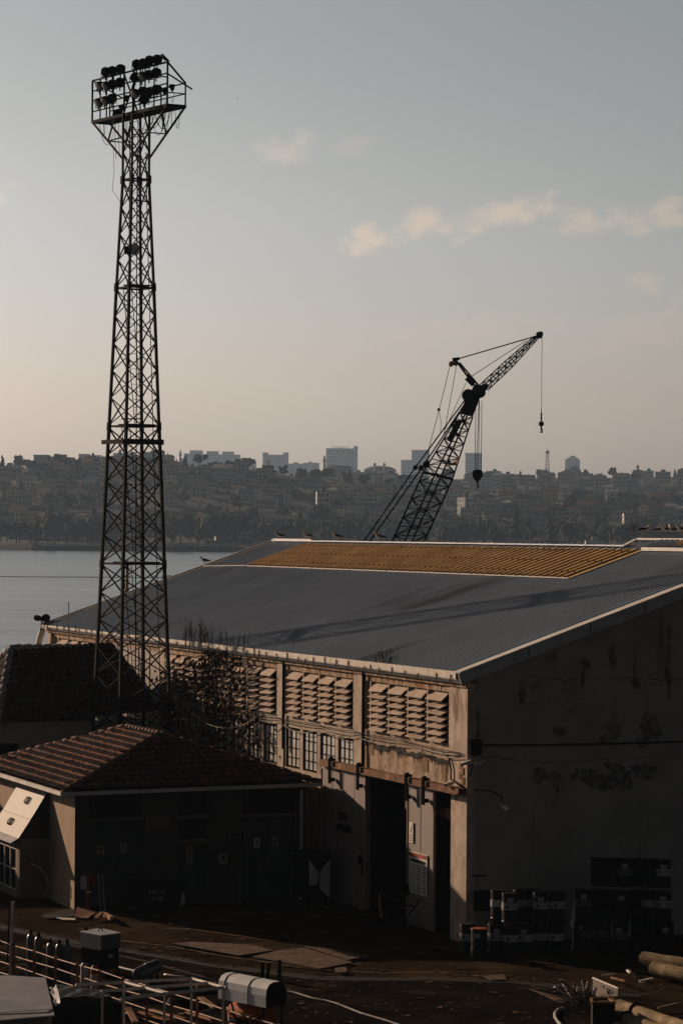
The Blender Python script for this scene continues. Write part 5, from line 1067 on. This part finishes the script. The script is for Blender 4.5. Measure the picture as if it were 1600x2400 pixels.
# scrap corner
p0 = at(1387,2290,88.2); t = thing('sheet_panel', 'cream sheet metal panel with scrawled marks propped among scrap', 'panel', Vector((p0.x,88.,0)))
Q = [at(1387,2336,88.0),at(1446,2335,86.9),at(1448,2317,86.9),at(1388,2292,88.15)]; b = MB(); of = Vector((.04,.05,0)); b.hexa([Q[0],Q[1],Q[1]+of,Q[0]+of,Q[3],Q[2],Q[2]+of,Q[3]+of]); b.build('sheet', M_hood, t)
b = MB(); b.tube([Q[3],Q[2]], .03, 6); b.build('rim', M_steelw, t)
nf = (Q[1]-Q[0]).cross(Q[3]-Q[0]).normalized(); nf = nf if nf.y < 0 else -nf
def onp(s, q): return Q[0].lerp(Q[1],s).lerp(Q[3].lerp(Q[2],s),q)+nf*.006
b = MB(); b.tube([onp(.38,.72),onp(.44,.76),onp(.46,.68),onp(.42,.62),onp(.48,.56)], .010, 4)
for a in ((.62,.5),(.74,.45)): b.tube([onp(a[0]+.06*math.cos(k*.8),a[1]+.2*math.sin(k*.8)) for k in range(9)], .010, 4)
b.tube([onp(.60,.15),onp(.63,.55),onp(.64,.3),onp(.72,.05)], .010, 4); b.build('scrawl', M_scar, t)
D = [gnd(x,y,.75) for x,y in ((1384,2342),(1424,2342),(1440,2352),(1388,2352))]; t = thing('scrap_bin', 'dark rusty bin under the cream panel', 'bin', Vector((D[0].x,D[0].y,0))); b = MB(); b.hexa([Vector((p.x,p.y,0)) for p in (D[3],D[2],D[1],D[0])]+[D[3],D[2],D[1],D[0]]); b.build('shell', M_tower, t); b = MB()
for i in range(4): b.bar(D[i]+Vector((0,0,.02)), D[(i+1)%4]+Vector((0,0,.02)), .06)
b.build('rim', M_rustbeam, t)
rnd = random.Random(31); base = at(1355,2338,88.3); base.z = max(.15,base.z)
for k, (x, y) in enumerate(((1298,2313),(1311,2296),(1318,2305),(1346,2301),(1362,2297),(1372,2284),(1352,2312),(1330,2310),(1376,2300),(1334,2345),(1366,2342),(1380,2318))):
    tip = at(x,y,88.3+rnd.uniform(-.4,.6)); st = at(1350+rnd.uniform(-14,20),2336+rnd.uniform(-10,6),88.2); st.z = max(.03, st.z-.1); b = MB(); b.tube([st,tip], rnd.choice((.016,.022,.03)), 5); tag(b.build('scrap_rod', M_steelw if k % 2 == 0 else M_rustbeam, None), 'thin steel rod bristling from the scrap pile beside the cream panel', 'rod', 'rods in the scrap pile')
b = MB()
for k in range(70):
    p = gnd(rnd.uniform(1310,1385),rnd.uniform(2330,2365)); p.z = rnd.uniform(.02,.3); d = Vector((rnd.gauss(0,1),rnd.gauss(0,1),rnd.gauss(0,.3))).normalized()*rnd.uniform(.1,.45); b.bar(p-d,p+d,.035,.012)
tag(b.build('scrap_litter', M_tower, None), None, None, None, 'stuff')
for (x0,y0),(x1,y1),lb,m in (((1497,2300),(1529,2293),'bright metal bar lying beyond the scrap pile',M_white),((1432,2291),(1464,2299),'brown bar lying behind the cream panel',M_rustbeam),((1410,2286),(1440,2283),'dull bar resting above the cream panel',M_steelw),((1469,2274),(1476,2280),'short shiny offcut behind the scrap pile',M_white),((1540,2363),(1586,2352),'broken pale plank beside the tied log',M_wood)):
    b = MB(); b.bar(gnd(x0,y0,.12), gnd(x1,y1,.2), .07, .05); tag(b.build('metal_bar' if m != M_wood else 'plank', m, None), lb, 'bar' if m != M_wood else 'plank')
# by the workshop
DU, DV = 2.3, .35; _W = W
def W(u, v, z=0.): return _W(u+DU, v+DV, z)
t = thing('waste_skip', 'dark waste skip with pale lettering before the workshop front', 'skip', W(8.2,-7.4,0)); o0 = (7.7,8.9,-8.3,-6.5)
b = MB(); b.hexa([W(7.8,-8.2,.08),W(8.8,-8.2,.08),W(8.8,-6.6,.08),W(7.8,-6.6,.08),W(7.65,-8.3,1.05),W(8.95,-8.3,1.05),W(8.95,-6.5,1.05),W(7.65,-6.5,1.05)]); b.build('body', M_black, t); b = MB(); b.ub(7.6+DU,9.0+DU,-8.35+DV,-6.45+DV,1.05,1.12); b.build('lid', M_black, t)
for i, s in enumerate(('METAL','ATIK')): place_text(text_mesh(s,.2,'lettering',M_band), 'lettering', t, W(7.70-.0,-7.4,.72-.22*i)+Vector((0,-.03,0)), (VX,VY,0), (0,0,1))
W = _W
p = W(11.75,-5.75,0); t = thing('sack', 'pale slumped sack against the workshop front beside the middle door', 'sack', p); b = MB(); b.lathe(p, [(.12,0),(.22,.08),(.24,.25),(.2,.42),(.1,.55),(.05,.62),(.09,.68)], 12); b.build('bag', M_greysheet, t, smooth=True)
p = W(11.8,-9.0,0); t = thing('standpipe', 'red and grey standpipe valve at the workshop corner', 'standpipe', p); b = MB(); b.tube([p,p+Vector((0,0,1.0)),p+Vector((.12,0,1.2)),p+Vector((.2,-.02,1.1)),p+Vector((.2,-.02,.8))], .06, 8); b.build('pipe', M_red, t); b = MB(); b.box(p.x-.22,p.x-.02,p.y-.14,p.y-.04,.7,1.15); b.build('box', M_greysheet, t); b = MB(); b.bar(p+Vector((-.05,-.1,.62)),p+Vector((.14,-.1,.6)),.05,.04); b.build('handle', M_white, t)
for dv, lb in ((-8.62,'thin pale rod leaning at the wide workshop door, left of two'),(-8.48,'thin pale rod leaning at the wide workshop door, right of two')): b = MB(); b.bar(W(11.5,dv,0), W(11.95,dv+.05,1.15), .022); tag(b.build('leaning_rod', M_steelw, None), lb, 'rod')
t = thing('ladder', 'dark ladder leaning on the workshop wall near the far door', 'ladder', W(11.7,-3.5,0)); b = MB()
for dv in (-3.72,-3.36): b.bar(W(11.5,dv,0), W(12.03,dv,2.5), .05)
b.build('stile', M_black, t); b = MB()
for k in range(8): s = (k+.6)/8; b.bar(W(11.5+.53*s,-3.72,2.5*s), W(11.5+.53*s,-3.36,2.5*s), .03)
b.build('rung', M_black, t)
b = MB(); pt = [W(15.0,-9.6,z)+Vector((x,0,0)) for x,z in ((-.5,1.25),(-.2,1.1),(.05,.8),(.12,.4),(-.05,.1))]; b.tube(pt, .02, 5); tag(b.build('garden_hose', M_steelw, None), 'thin hose hanging in the dark corner beside the hooded porch', 'hose')
p = W(13.4,-1.0+.35,0); t = thing('marker_pole', 'black pole with white rings between the workshop and the sliding door', 'pole', p); b = MB(); b.lathe(p, [(.05,0),(.05,1.1)], 8); b.build('shaft', M_black, t)
for k in range(4): b = MB(); b.lathe(p+Vector((0,0,.2+.22*k)), [(.056,0),(.056,.09)], 8); b.build('ring', M_band, t)
# ================================================================ far shore
def lerp_tab(T, x):
    if x <= T[0][0]: return T[0][1]
    for (a, p), (c, q) in zip(T, T[1:]):
        if x <= c: k = (x-a)/(c-a); k = k*k*(3-2*k); return p+(q-p)*k
    return T[-1][1]
YA, YB = 2050., 2850.
TA_ = [(-2500,1110),(-400,1100),(0,1100),(100,1100),(200,1092),(400,1090),(560,1098),(700,1116),(800,1126),(900,1142),(1000,1160),(1100,1172),(1200,1174),(1300,1174),(1400,1182),(1600,1188),(2200,1165),(4000,1150)]
TB_ = [(-2500,1090),(0,1094),(300,1094),(600,1112),(700,1119),(850,1122),(1000,1124),(1200,1121),(1400,1119),(1600,1117),(2200,1095),(4000,1100)]
def H(X, Y):
    px = CX+F*X/Y-TH*-100
    za = HC+(HY+TH*(px-CX)-lerp_tab(TA_, px))/F*YA; zb = HC+(HY+TH*(px-CX)-lerp_tab(TB_, px))/F*YB; n = 1.6*math.sin(X*.021+Y*.013)+1.1*math.sin(X*.047-Y*.031)
    if Y < 1475: return -3.
    if Y < 1500: return -3+(Y-1475)/25*4.0
    if Y < 1580: return 1.0+(Y-1500)/80*1.0
    if Y < YA: t = (Y-1580)/(YA-1580); return 2+(za-2)*(t**1.15)+n*min(1,t*3)*(1-t)
    if Y < YA+180: t = (Y-YA)/180; return za-min(9.,za*.2)*math.sin(t*math.pi/2)
    lo = za-min(9.,za*.2)
    if Y < YB: t = (Y-YA-180)/(YB-YA-180); return lo+(zb-lo)*(t*t*(3-2*t)*.5+t*.5)+n*.6
    if Y < 4200: t = (Y-YB)/(4200-YB); return zb+(34-zb)*t
    return 34.
ys = [1470,1476,1482,1490,1500,1520,1550,1580]+[1600+25*k for k in range(26)]+[2260+40*k for k in range(16)]+[2900,3000,3200,3600,4200,5200,6500]
b = MB(); b.grid([[(F_*y, y, H(F_*y,y)) for F_ in [(-.42+.84*i/210) for i in range(211)]] for y in ys])
M_hill = mat('scrub_hillside', (.040,.040,.026), (.016,.018,.012), .05, bump=.6, bscale=.4, spot=((.075,.065,.05),.6,.03,V1))
struct(b.build('far_hills', M_hill, smooth=True, recalc=False))
b = MB()
for x0, x1, d, h in ((-140,-66,0,1.0),(-66,-50,-12,1.4)): b.box(x0,x1,1462+d,1480,-1.6,h-.2)
struct(b.build('far_shore', mat('quay_stone', (.07,.065,.06), (.04,.04,.04), .3)))
# trees
LF = [mat('far_foliage_green', (.034,.038,.020), (.016,.019,.011), .4), mat('far_foliage_olive', (.048,.044,.024), (.024,.023,.013), .4), mat('far_foliage_rust', (.066,.038,.019), (.036,.022,.012), .4), mat('far_foliage_dark', (.018,.021,.014), (.010,.013,.009), .4)]
TRUNK = mat('bark', (.05,.04,.03), None, 2)
def crown_mesh(seed, kind):
    rnd = random.Random(seed); b = MB()
    if kind == 'slim': lobes = [(rnd.gauss(0,.04),rnd.gauss(0,.04),.18+.8*k/9,.15*(1-.8*abs(k/9-.35)),) for k in range(10)]
    elif kind == 'broad': lobes = [(rnd.uniform(-.42,.42),rnd.uniform(-.3,.3),rnd.uniform(.42,.85),rnd.uniform(.14,.24)) for k in range(11)]
    else: lobes = [(rnd.uniform(-.26,.26),rnd.uniform(-.24,.24),rnd.uniform(.34,.86),rnd.uniform(.13,.23)) for k in range(11)]
    for x, y, z, r in lobes:
        rows = []
        for j in range(6):
            th = math.pi*j/5; rows.append([(x+r*.9*math.sin(th)*math.cos(6.2832*i/8)*(1+rnd.uniform(-.12,.12)), y+r*.9*math.sin(th)*math.sin(6.2832*i/8), z+r*.85*math.cos(th)*(1+rnd.uniform(-.1,.1))) for i in range(8)]); rows[-1].append(rows[-1][0])
        b.grid(rows)
        for _ in range(15 if kind != 'slim' else 10):
            d = Vector((rnd.gauss(0,1),rnd.gauss(0,1),rnd.gauss(0,1))).normalized()*r*rnd.uniform(.75,1.15); b.leaf(Vector((x,y,z))+d, rnd.uniform(.035,.075) if kind != 'slim' else rnd.uniform(.025,.045), rnd)
    return b
protos = {}
def proto(kind, m, s):
    key = (kind, m, s)
    if key not in protos:
        t = bpy.data.objects.new('tree', None); COL.objects.link(t); BASE[t.name] = Vector(); t['category'] = 'tree'; t['group'] = 'trees on the far shore'
        crown_mesh(hash((kind,s)) % 1000+s, kind).build('crown', LF[m], t, recalc=False)
        tb = MB(); tb.tube([(0,0,-.05),(.01,0,.2),(0,.01,.5)], [.035,.028,.012], 6)
        for q in range(3): a = q*2.1+s; tb.tube([(0,0,.3),(.18*math.cos(a),.18*math.sin(a),.62)], [.018,.006], 5)
        tb.build('trunk', TRUNK, t); protos[key] = [t, False]
    return protos[key]
KN = {'round':'round','broad':'spreading','slim':'slender upright'}; MN = ('green','olive','russet','near black')
XW = [(95,'near the pink house'),(240,'near the blank gabled house'),(380,'behind the tower legs'),(480,'above the moored boats'),(590,'above the shore hall'),(700,'under the twin slab'),(800,'under the lettered block'),(900,'under the low dome'),(1010,'behind the crane boom'),(1140,'under the hook block'),(1260,'near the long pale sheds'),(1345,'above the white shed'),(1450,'under the octagon tower'),(9999,'near the pale school')]
def where(px): return next(s for l, s in XW if px < l)
def band(py): return 'at the waterline' if py > 1252 else 'low slope' if py > 1208 else 'middle slope' if py > 1160 else 'high slope' if py > 1112 else 'on the skyline'
USED = {}
def uniq(make):
    for _ in range(60):
        s, a = make()
        if s not in USED: USED[s] = 1; return s, a
    return s, a
RT = random.Random(77)
def put_tree(px, Y, h, kind=None, m=None):
    X = (px-CX+TH*-60)/F*Y; z = H(X,Y); pp = HY-(z+h*.6-HC)/Y*F+TH*(px-CX)
    def mk():
        kd = kind or RT.choice(('round','round','broad','broad','slim')); mm = m if m is not None else RT.choice((0,0,1,1,2,3,3)); sz = 'tall' if h > 11 else 'small' if h < 8 else 'medium'
        return f'{sz} {MN[mm]} {KN[kd]} tree, {band(pp)}, {where(px)}', (kd, mm)
    lb, (kd, mm) = uniq(mk); pr = proto(kd, mm, RT.randint(0,2)); hh = h*(1.25 if kd == 'slim' else 1)
    if not pr[1]: o = pr[0]; pr[1] = True
    else: o = dup(pr[0])
    o.location = (X,Y,z-.3); o.scale = (hh*RT.uniform(.9,1.25),hh,hh*RT.uniform(.85,1.1)); o.rotation_euler = (0,0,RT.uniform(0,6.28)); o['label'] = lb
nT = 0
def row(n, x0, x1, y0, y1, h0, h1, **k):
    for i in range(n):
        put_tree(x0+(x1-x0)*(i+RT.uniform(.1,.9))/n, RT.uniform(y0,y1), RT.uniform(h0,h1), **k)
row(34, -10, 600, 1515, 1570, 9, 15); row(14, 20, 590, 1580, 1660, 8, 12); row(40, 590, 1610, 1530, 1600, 8, 13); row(26, 590, 1610, 1600, 1700, 8, 12); row(20, 0, 900, 1720, 1960, 7, 11); row(14, 900, 1610, 1720, 1950, 7, 10); row(22, 0, 380, 2020, 2080, 7, 11); row(12, 400, 880, 2010, 2070, 7, 10); row(12, 900, 1600, 2010, 2090, 6, 9); row(10, 1000, 1600, 2700, 2850, 7, 11)
# houses
WC = [('cream',(.54,.53,.51)),('grey',(.37,.38,.40)),('tan',(.39,.37,.345)),('pink',(.43,.37,.36)),('white',(.72,.73,.73)),('brown',(.20,.185,.175))]
def wallmat(name, c):
    if name in MATS: return MATS[name]
    m = bpy.data.materials.new(name); m.use_nodes = True; MATS[name] = m; nt = m.node_tree; N = nt.nodes; L = nt.links; bs = N['Principled BSDF']; bs.inputs['Roughness'].default_value = .9
    tc = N.new('ShaderNodeTexCoord'); sp = N.new('ShaderNodeSeparateXYZ'); L.new(tc.outputs['Object'], sp.inputs[0])
    def ma(op, a, b=None):
        n = N.new('ShaderNodeMath'); n.operation = op
        for i, x in enumerate((a, b)):
            if x is None: continue
            if isinstance(x, (int,float)): n.inputs[i].default_value = x
            else: L.new(x, n.inputs[i])
        return n.outputs[0]
    fx = ma('FRACT', ma('DIVIDE', ma('ADD', sp.outputs[0], sp.outputs[1]), 2.3)); fz = ma('FRACT', ma('DIVIDE', sp.outputs[2], 2.9))
    k = ma('MULTIPLY', ma('LESS_THAN', ma('ABSOLUTE', ma('SUBTRACT', fx, .5)), .22), ma('LESS_THAN', ma('ABSOLUTE', ma('SUBTRACT', fz, .55)), .24))
    nz = N.new('ShaderNodeTexNoise'); nz.inputs['Scale'].default_value = .5; nz.inputs['Detail'].default_value = 6; L.new(tc.outputs['Object'], nz.inputs[0])
    r = N.new('ShaderNodeValToRGB'); r.color_ramp.elements[0].position = .3; r.color_ramp.elements[1].position = .7; r.color_ramp.elements[0].color = (*[q*.7 for q in c],1); r.color_ramp.elements[1].color = (*c,1); L.new(nz.outputs['Fac'], r.inputs[0])
    mx = N.new('ShaderNodeMix'); mx.data_type = 'RGBA'; L.new(k, mx.inputs['Factor']); L.new(r.outputs[0], mx.inputs['A']); mx.inputs['B'].default_value = (.018,.019,.022,1); L.new(mx.outputs['Result'], bs.inputs['Base Color']); return m
RFM = [('red tiled',mat('far_red_tile', (.14,.075,.055), (.09,.05,.04), .8)),('grey',mat('far_grey_roof', (.12,.12,.124), (.08,.08,.084), .8)),('pale sheet',mat('far_pale_roof', (.40,.39,.385), (.30,.29,.285), .8))]
RH = random.Random(5)
def house(px, Y, w, d, st, wall=None, roof=None, rot=None, name='house', label=None, cat='house', group='houses on the far slope', flat=None, zoff=0, wins=False):
    X = (px-CX+TH*-70)/F*Y; z = H(X,Y)-.6+zoff; h = st*2.9+.6
    pp = HY-(z+h-HC)/Y*F+TH*(px-CX); NW = ('one','two','three','four','five','six','seven','eight')
    def mk():
        wi = wall if wall is not None else RH.randrange(6); ri = roof if roof is not None else RH.choice((0,0,0,1,1,2)); fl = flat if flat is not None else RH.random() < .35
        return label or f'{WC[wi][0]} {NW[st-1]} storey house, {RFM[ri][0]} {"flat" if fl else "pitched"} roof, {band(pp)}, {where(px)}', (wi, ri, fl)
    lb, (wi, ri, fl) = uniq(mk); rr = RH.uniform(-.48,-.04) if rot is None else rot
    t = bpy.data.objects.new(name, None); COL.objects.link(t); BASE[t.name] = Vector(); tag(t, lb, cat, group); t.location = (X,Y,z); t.rotation_euler = (0,0,rr)
    b = MB(); b.box(-w/2,w/2,-d/2,d/2,-2.5,h)
    if RH.random() < .4: b.box(-w*.2,w*.3,-d/2-.9,-d/2,.6,h-.6)
    b.build('wall', wallmat('wall_'+WC[wi][0], WC[wi][1]), t)
    b = MB(); e = .45
    if fl:
        b.box(-w/2-.2,w/2+.2,-d/2-.2,d/2+.2,h,h+.35); b.box(-w*.15,w*.15,-d*.1,d*.3,h+.35,h+2.2)
    else:
        k = min(w,d)*.24; i = min(d/2, w/2-.4)
        if RH.random() < .5: i = 0
        A = [(-w/2-e,-d/2-e,h),(w/2+e,-d/2-e,h),(w/2+e,d/2+e,h),(-w/2-e,d/2+e,h)]; r0, r1 = (-w/2-e+i,0,h+k), (w/2+e-i,0,h+k)
        b.face([A[0],A[1],r1,r0]); b.face([A[1],A[2],r1]); b.face([A[2],A[3],r0,r1]); b.face([A[3],A[0],r0]); b.face(A)
        ch = RH.uniform(-.3,.3)*w; b.box(ch-.3,ch+.3,.3,.9,h+.4,h+k+1.)
    b.build('roof', RFM[ri][1], t)
    if wins:
        n = max(2,int(w/2.6)); 
        for s in range(st):
            for q in range(n): x = -w/2+w*(q+.5)/n; b = MB(); b.box(x-.55,x+.55,-d/2-.06,-d/2-.02,.9+2.9*s,2.4+2.9*s); b.build('window', MATS['dark_interior'], t)
    return t
def hrow(n, x0, x1, y0, y1, s0, s1):
    for i in range(n): house(x0+(x1-x0)*(i+RH.uniform(.1,.9))/n, RH.uniform(y0,y1), RH.uniform(5.5,12.5), RH.uniform(7,11), RH.randint(s0,s1))
hrow(13,-10,240,1590,1680,2,3); hrow(16,-10,250,1760,1900,2,3); hrow(16,-10,420,1930,2030,2,3); hrow(8,390,640,1600,1720,1,3); hrow(10,390,900,1740,1860,1,3); hrow(17,380,900,1900,2045,2,3); hrow(10,620,920,1610,1740,1,3)
hrow(22,900,1610,1640,1780,1,3); hrow(26,900,1610,1790,1940,2,3); hrow(22,880,1610,1950,2060,2,3); hrow(24,820,1610,2280,2440,2,4); hrow(26,760,1610,2460,2600,2,4); hrow(26,700,1610,2620,2760,2,4); hrow(16,740,1610,2790,2860,1,2); hrow(8,100,420,2050,2090,2,3)
G2 = 'large buildings across the water'
house(862,1835,14,10,4,0,1,-.25,'apartment_block','pale four storey block with rows of windows standing above the trees left of the crane','apartment block',G2,True,wins=True)
house(757,1760,7.5,7,5,0,1,.1,'apartment_block','narrow five storey block with one sunlit edge midway up the slope','apartment block',G2,True,wins=True)
house(1091,1850,6.5,8,4,4,0,.55,'apartment_block','white four storey block with red top just right of the hook block','apartment block',G2,True,wins=True)
house(1488,1800,14,9,2,0,1,0,'school','long pale two storey building with rows of windows above the right hand trees','building',G2,True,wins=True)
house(1250,2120,58,12,2,5,1,0,'barracks','very long dark roofed building along the middle ridge right of the hook','building',G2,False)
house(548,1560,18,9,2,0,0,.12,'customs_house','long low hall with two roof gables at the shore behind the pier','hall',G2,False,wins=True)
house(147,1585,7,6,3,4,2,.5,'pale_house','plain pale windowless gable house low at the left of the tower','house',G2,False)
house(1290,1545,16.5,9,1,4,2,-.12,'quay_shed','white shed with bright pale roof on the far quay','shed',G2,False,zoff=1.2,wins=True)
house(1200,1535,20,6,1,0,2,0,'quay_shed','long low shed with pale roof left of the white quay shed','shed',G2,False,zoff=-.6); house(1085,1540,14,6,1,1,2,0,'quay_shed','low grey shed with pale roof on the quay right of the crane boom','shed',G2,False); house(1393,1530,9,5,1,4,2,0,'quay_shed','small white hut on the quay left of the ridge gulls','shed',G2,True)
house(67,1935,4.5,6,2,3,0,.9,'pink_house','pink house with one wall glowing in the sun left of the tower','house',G2,False); house(1130,2000,8,6,1,3,2,.7,'lit_house','small house with orange sunlit front right of the hook block','house',G2,False)
house(510,1468,11,5,1,1,1,0,'pier_pavilion','open pavilion standing on the low pier','pavilion',G2,False,zoff=2.6)
# skyline far inland
YS = 5600.
M_far = mat('far_concrete', (.33,.33,.33), (.26,.26,.265), .02); 
def slabm():
    return wallmat('far_facade', (.22,.22,.225))
def tower(name, label, boxes, cat='tower block', Y=YS, letters=None):
    """boxes: px left, px right, py top"""
    x0 = min(q[0] for q in boxes); x1 = max(q[1] for q in boxes); mid = at((x0+x1)/2,1100,Y); t = thing(name, label, cat, (mid.x,Y,30), 'tower blocks on the inland skyline')
    for i, (a, c, top) in enumerate(boxes):
        A, Cc = at(a,top,Y), at(c,top,Y); b = MB(); b.box(A.x,Cc.x,Y-12-i*1.5,Y+14+i,20,A.z); 
        n = max(1,int((A.z-34)/3.6)); o = b.build('block', M_far, t)
        b = MB()
        for k in range(n): z = A.z-3.-3.6*k; b.box(A.x+1.5,Cc.x-1.5,Y-12.3-i*1.5,Y-12-i*1.5,z-1.,z+.6)
        pb = MB(); pb.box(A.x-.4,Cc.x+.4,Y-12.5-i*1.5,Y+14.4+i,A.z,A.z+.9); pb.build('parapet', M_far, t)
        if n and Cc.x-A.x > 12: b.build('window_band', mat('far_glass_band', (.05,.053,.058), None, .1), o)
    return t
tower('hospital_block','stepped pale complex with three raised tops on the skyline right of the floodlight tower',[(432,475,1064),(446,475,1057),(475,520,1066),(485,512,1059),(520,563,1067),(522,548,1060),(545,600,1084),(425,434,1076)],'building')
tower('slab_tower','twin slab tower with lower middle on the skyline',[(616,628,1062),(620,664,1067),(664,676,1062)])
tower('low_block','low stepped block between the slab tower and the lettered tower block',[(676,712,1088),(688,698,1085),(712,748,1086),(724,730,1083)],'building')
t = tower('lettered_tower','broad tower block with rooftop letters on the skyline',[(764,837,1052),(829,838,1047)]); cc = at(800,1049.5,YS-13); place_text(text_mesh('ISTANBUL',7.2,'lettering',M_dark,.3), 'lettering', t, cc, (1,0,0), (0,0,1))
tower('office_block','low block and taller slab behind the crane ropes on the skyline',[(939,966,1079),(964,1005,1056)]); tower('glass_tower','plain slab tower behind the hook ropes on the skyline',[(1089,1128,1063)])
tower('octagon_tower','pale tower with stepped crown far right on the skyline',[(1322,1357,1078),(1327,1352,1074),(1333,1346,1070)])
for nm, lb, bx, Y in (('skyline_block','square dark block on the left skyline among trees',[(83,115,1069)],2500),('skyline_block','pale long block on the skyline left of the tower',[(187,207,1066),(203,238,1069),(232,252,1072)],3600),('skyline_block','grey block seen through the tower legs on the skyline',[(335,365,1062)],2900),('skyline_block','low pale block on the skyline between the tower legs',[(268,300,1064)],3600)): tower(nm, lb, bx, 'building', Y)
def minaret(px, top, base, Y, label, w=2.0):
    a, c = at(px,top,Y), at(px,base,Y); t = thing('minaret', label, 'minaret', (a.x,Y,c.z-6), 'minarets on the far shore'); hh = a.z-c.z; b = MB(); b.lathe((a.x,Y,c.z-6), [(w*.62,0),(w*.5,6+hh*.55)], 8); b.build('shaft', M_far, t); b = MB(); b.lathe((a.x,Y,c.z+hh*.55), [(w*.5,0),(w*.85,.6),(w*.85,1.4),(w*.45,1.5)], 8); b.build('balcony', M_far, t); b = MB(); b.lathe((a.x,Y,c.z+hh*.55+1.5), [(w*.42,0),(w*.40,hh*.2),(.05,hh*.45-1.5)], 8); b.build('spire', MATS['far_grey_roof'], t)
for px, tp, bs_, Y, lb in ((423,1054,1086,3000,'slim minaret on the skyline just right of the floodlight tower'),(628,1079,1100,2600,'slim minaret in front of the twin slab tower'),(760,1066,1100,2800,'slim minaret at the left edge of the lettered tower block'),(878,1085,1097,3300,'left minaret of the low dome left of the crane'),(900,1085,1097,3300,'right minaret of the low dome left of the crane'),(1493,1090,1104,3000,'slim minaret on the skyline above the gulls'),(1423,1143,1165,2300,'slim minaret among houses on the right slope'),(1136,1196,1235,1700,'white minaret low on the slope below the hook'),(948,1170,1205,1900,'pale minaret behind the foot of the crane boom')): minaret(px,tp,bs_,Y,lb)
a = at(890,1100,3350); t = thing('domed_hall', 'low domed hall with two minarets on the skyline left of the crane', 'hall', a); b = MB(); b.box(a.x-17,a.x+17,3340,3362,20,a.z); b.build('hall_wall', M_far, t); b = MB(); b.lathe((a.x,3351,a.z), [(16,0),(15,1.2),(12,2.4),(7,3.3),(.1,3.8)], 20); b.build('dome', MATS['far_grey_roof'], t, smooth=True)
a, c = at(1282,1055,3000), at(1282,1112,3000); t = thing('radio_mast', 'lattice radio mast on the skyline right of the hook ball', 'mast', (a.x,3000,c.z)); b = MB()
for sx, sy in ((-1,-1),(1,-1),(1,1),(-1,1)): b.bar((a.x+2*sx,3000+2*sy,c.z-3), (a.x+.9*sx,3000+.9*sy,a.z-2), .5)
for k in range(9): z = c.z+(a.z-c.z)*k/9; w = 2-1.1*k/9; b.bar((a.x-w,2999,z),(a.x+w,2999,z+2.4),.35); b.bar((a.x+w,2999,z),(a.x-w,2999,z+2.4),.35)
b.build('lattice', mat('mast_paint', (.35,.12,.10), (.3,.3,.3), .2), t); b = MB(); b.box(a.x-1.8,a.x+1.8,2998.4,3001.6,a.z-3,a.z-1); b.bar((a.x,3000,a.z-1),(a.x,3000,a.z+2),.4); b.build('mast_head', M_far, t)
b = MB(); rb = random.Random(2); b.tube([(x, 802+6*math.sin(x*.02)+2*math.sin(x*.09), -1.42) for x in range(-120,61,4)], .09, 6)
tag(b.build('floating_boom', MATS['far_grey_roof'], None), 'thin dark floating boom stretched across the harbour water', 'boom')
# moored boats and lamp posts at the far quay
for px, w, lb in ((338,9,'white moored boat behind the right tower legs'),(418,8,'small pale boat moored left of the pier'),(445,11,'dark hulled boat with white cabin moored beside the pier'),(85,5,'tiny boat at the waterline near the left edge')):
    p = at(px,1286,1466); t = thing('moored_boat', lb, 'boat', (p.x,1466,-1.5), 'boats at the far quay'); b = MB(); b.hexa([(p.x-w/2+.6,1465,-1.6),(p.x+w/2-1.4,1465,-1.6),(p.x+w/2-1.4,1467,-1.6),(p.x-w/2+.6,1467,-1.6),(p.x-w/2,1464.6,-.4),(p.x+w/2,1464.6,-.2),(p.x+w/2,1467.4,-.2),(p.x-w/2,1467.4,-.4)]); b.build('hull', MATS['far_grey_roof'], t); b = MB(); b.box(p.x-w*.3,p.x+w*.2,1465,1467,-.3,1.5); b.box(p.x-w*.2,p.x+w*.05,1465.2,1466.8,1.5,2.4); b.build('cabin', mat('boat_white', (.4,.39,.38), None, 1), t)
for px, tp in ((1195,1240),(1241,1240),(1318,1246),(1360,1240),(1427,1246),(443,1240),(447,1240),(745,1245)):
    p = at(px,tp,1522); z = H(p.x,1522); t = thing('lamp_post', f'tall lamp post on the far quay {where(px)}'+(' beside its twin' if px == 447 else ' nearer the boom' if px == 1195 else ''), 'lamp post', (p.x,1522,z), 'lamp posts along the far quay'); b = MB(); b.bar((p.x,1522,z-.2),(p.x,1522,p.z),.28); b.build('pole', M_steelw, t); b = MB(); b.box(p.x-.9,p.x+.9,1521.7,1522.3,p.z-.1,p.z+.2); b.build('lamp_head', M_greysheet, t)
# scrub between the houses: nobody could count it
b = MB(); rs = random.Random(14)
for _ in range(2600):
    Y = rs.uniform(1580,2080) if rs.random() < .75 else rs.uniform(2250,2850); px = rs.uniform(-60,1660); X = (px-CX)/F*Y; b.leaf((X,Y,H(X,Y)+rs.uniform(.2,3.2)), rs.uniform(.8,1.9), rs, rs.choice((0,0,1,2,2)))
tag(b.build('undergrowth', [LF[0],LF[1],LF[3]], None, recalc=False), None, None, None, 'stuff')
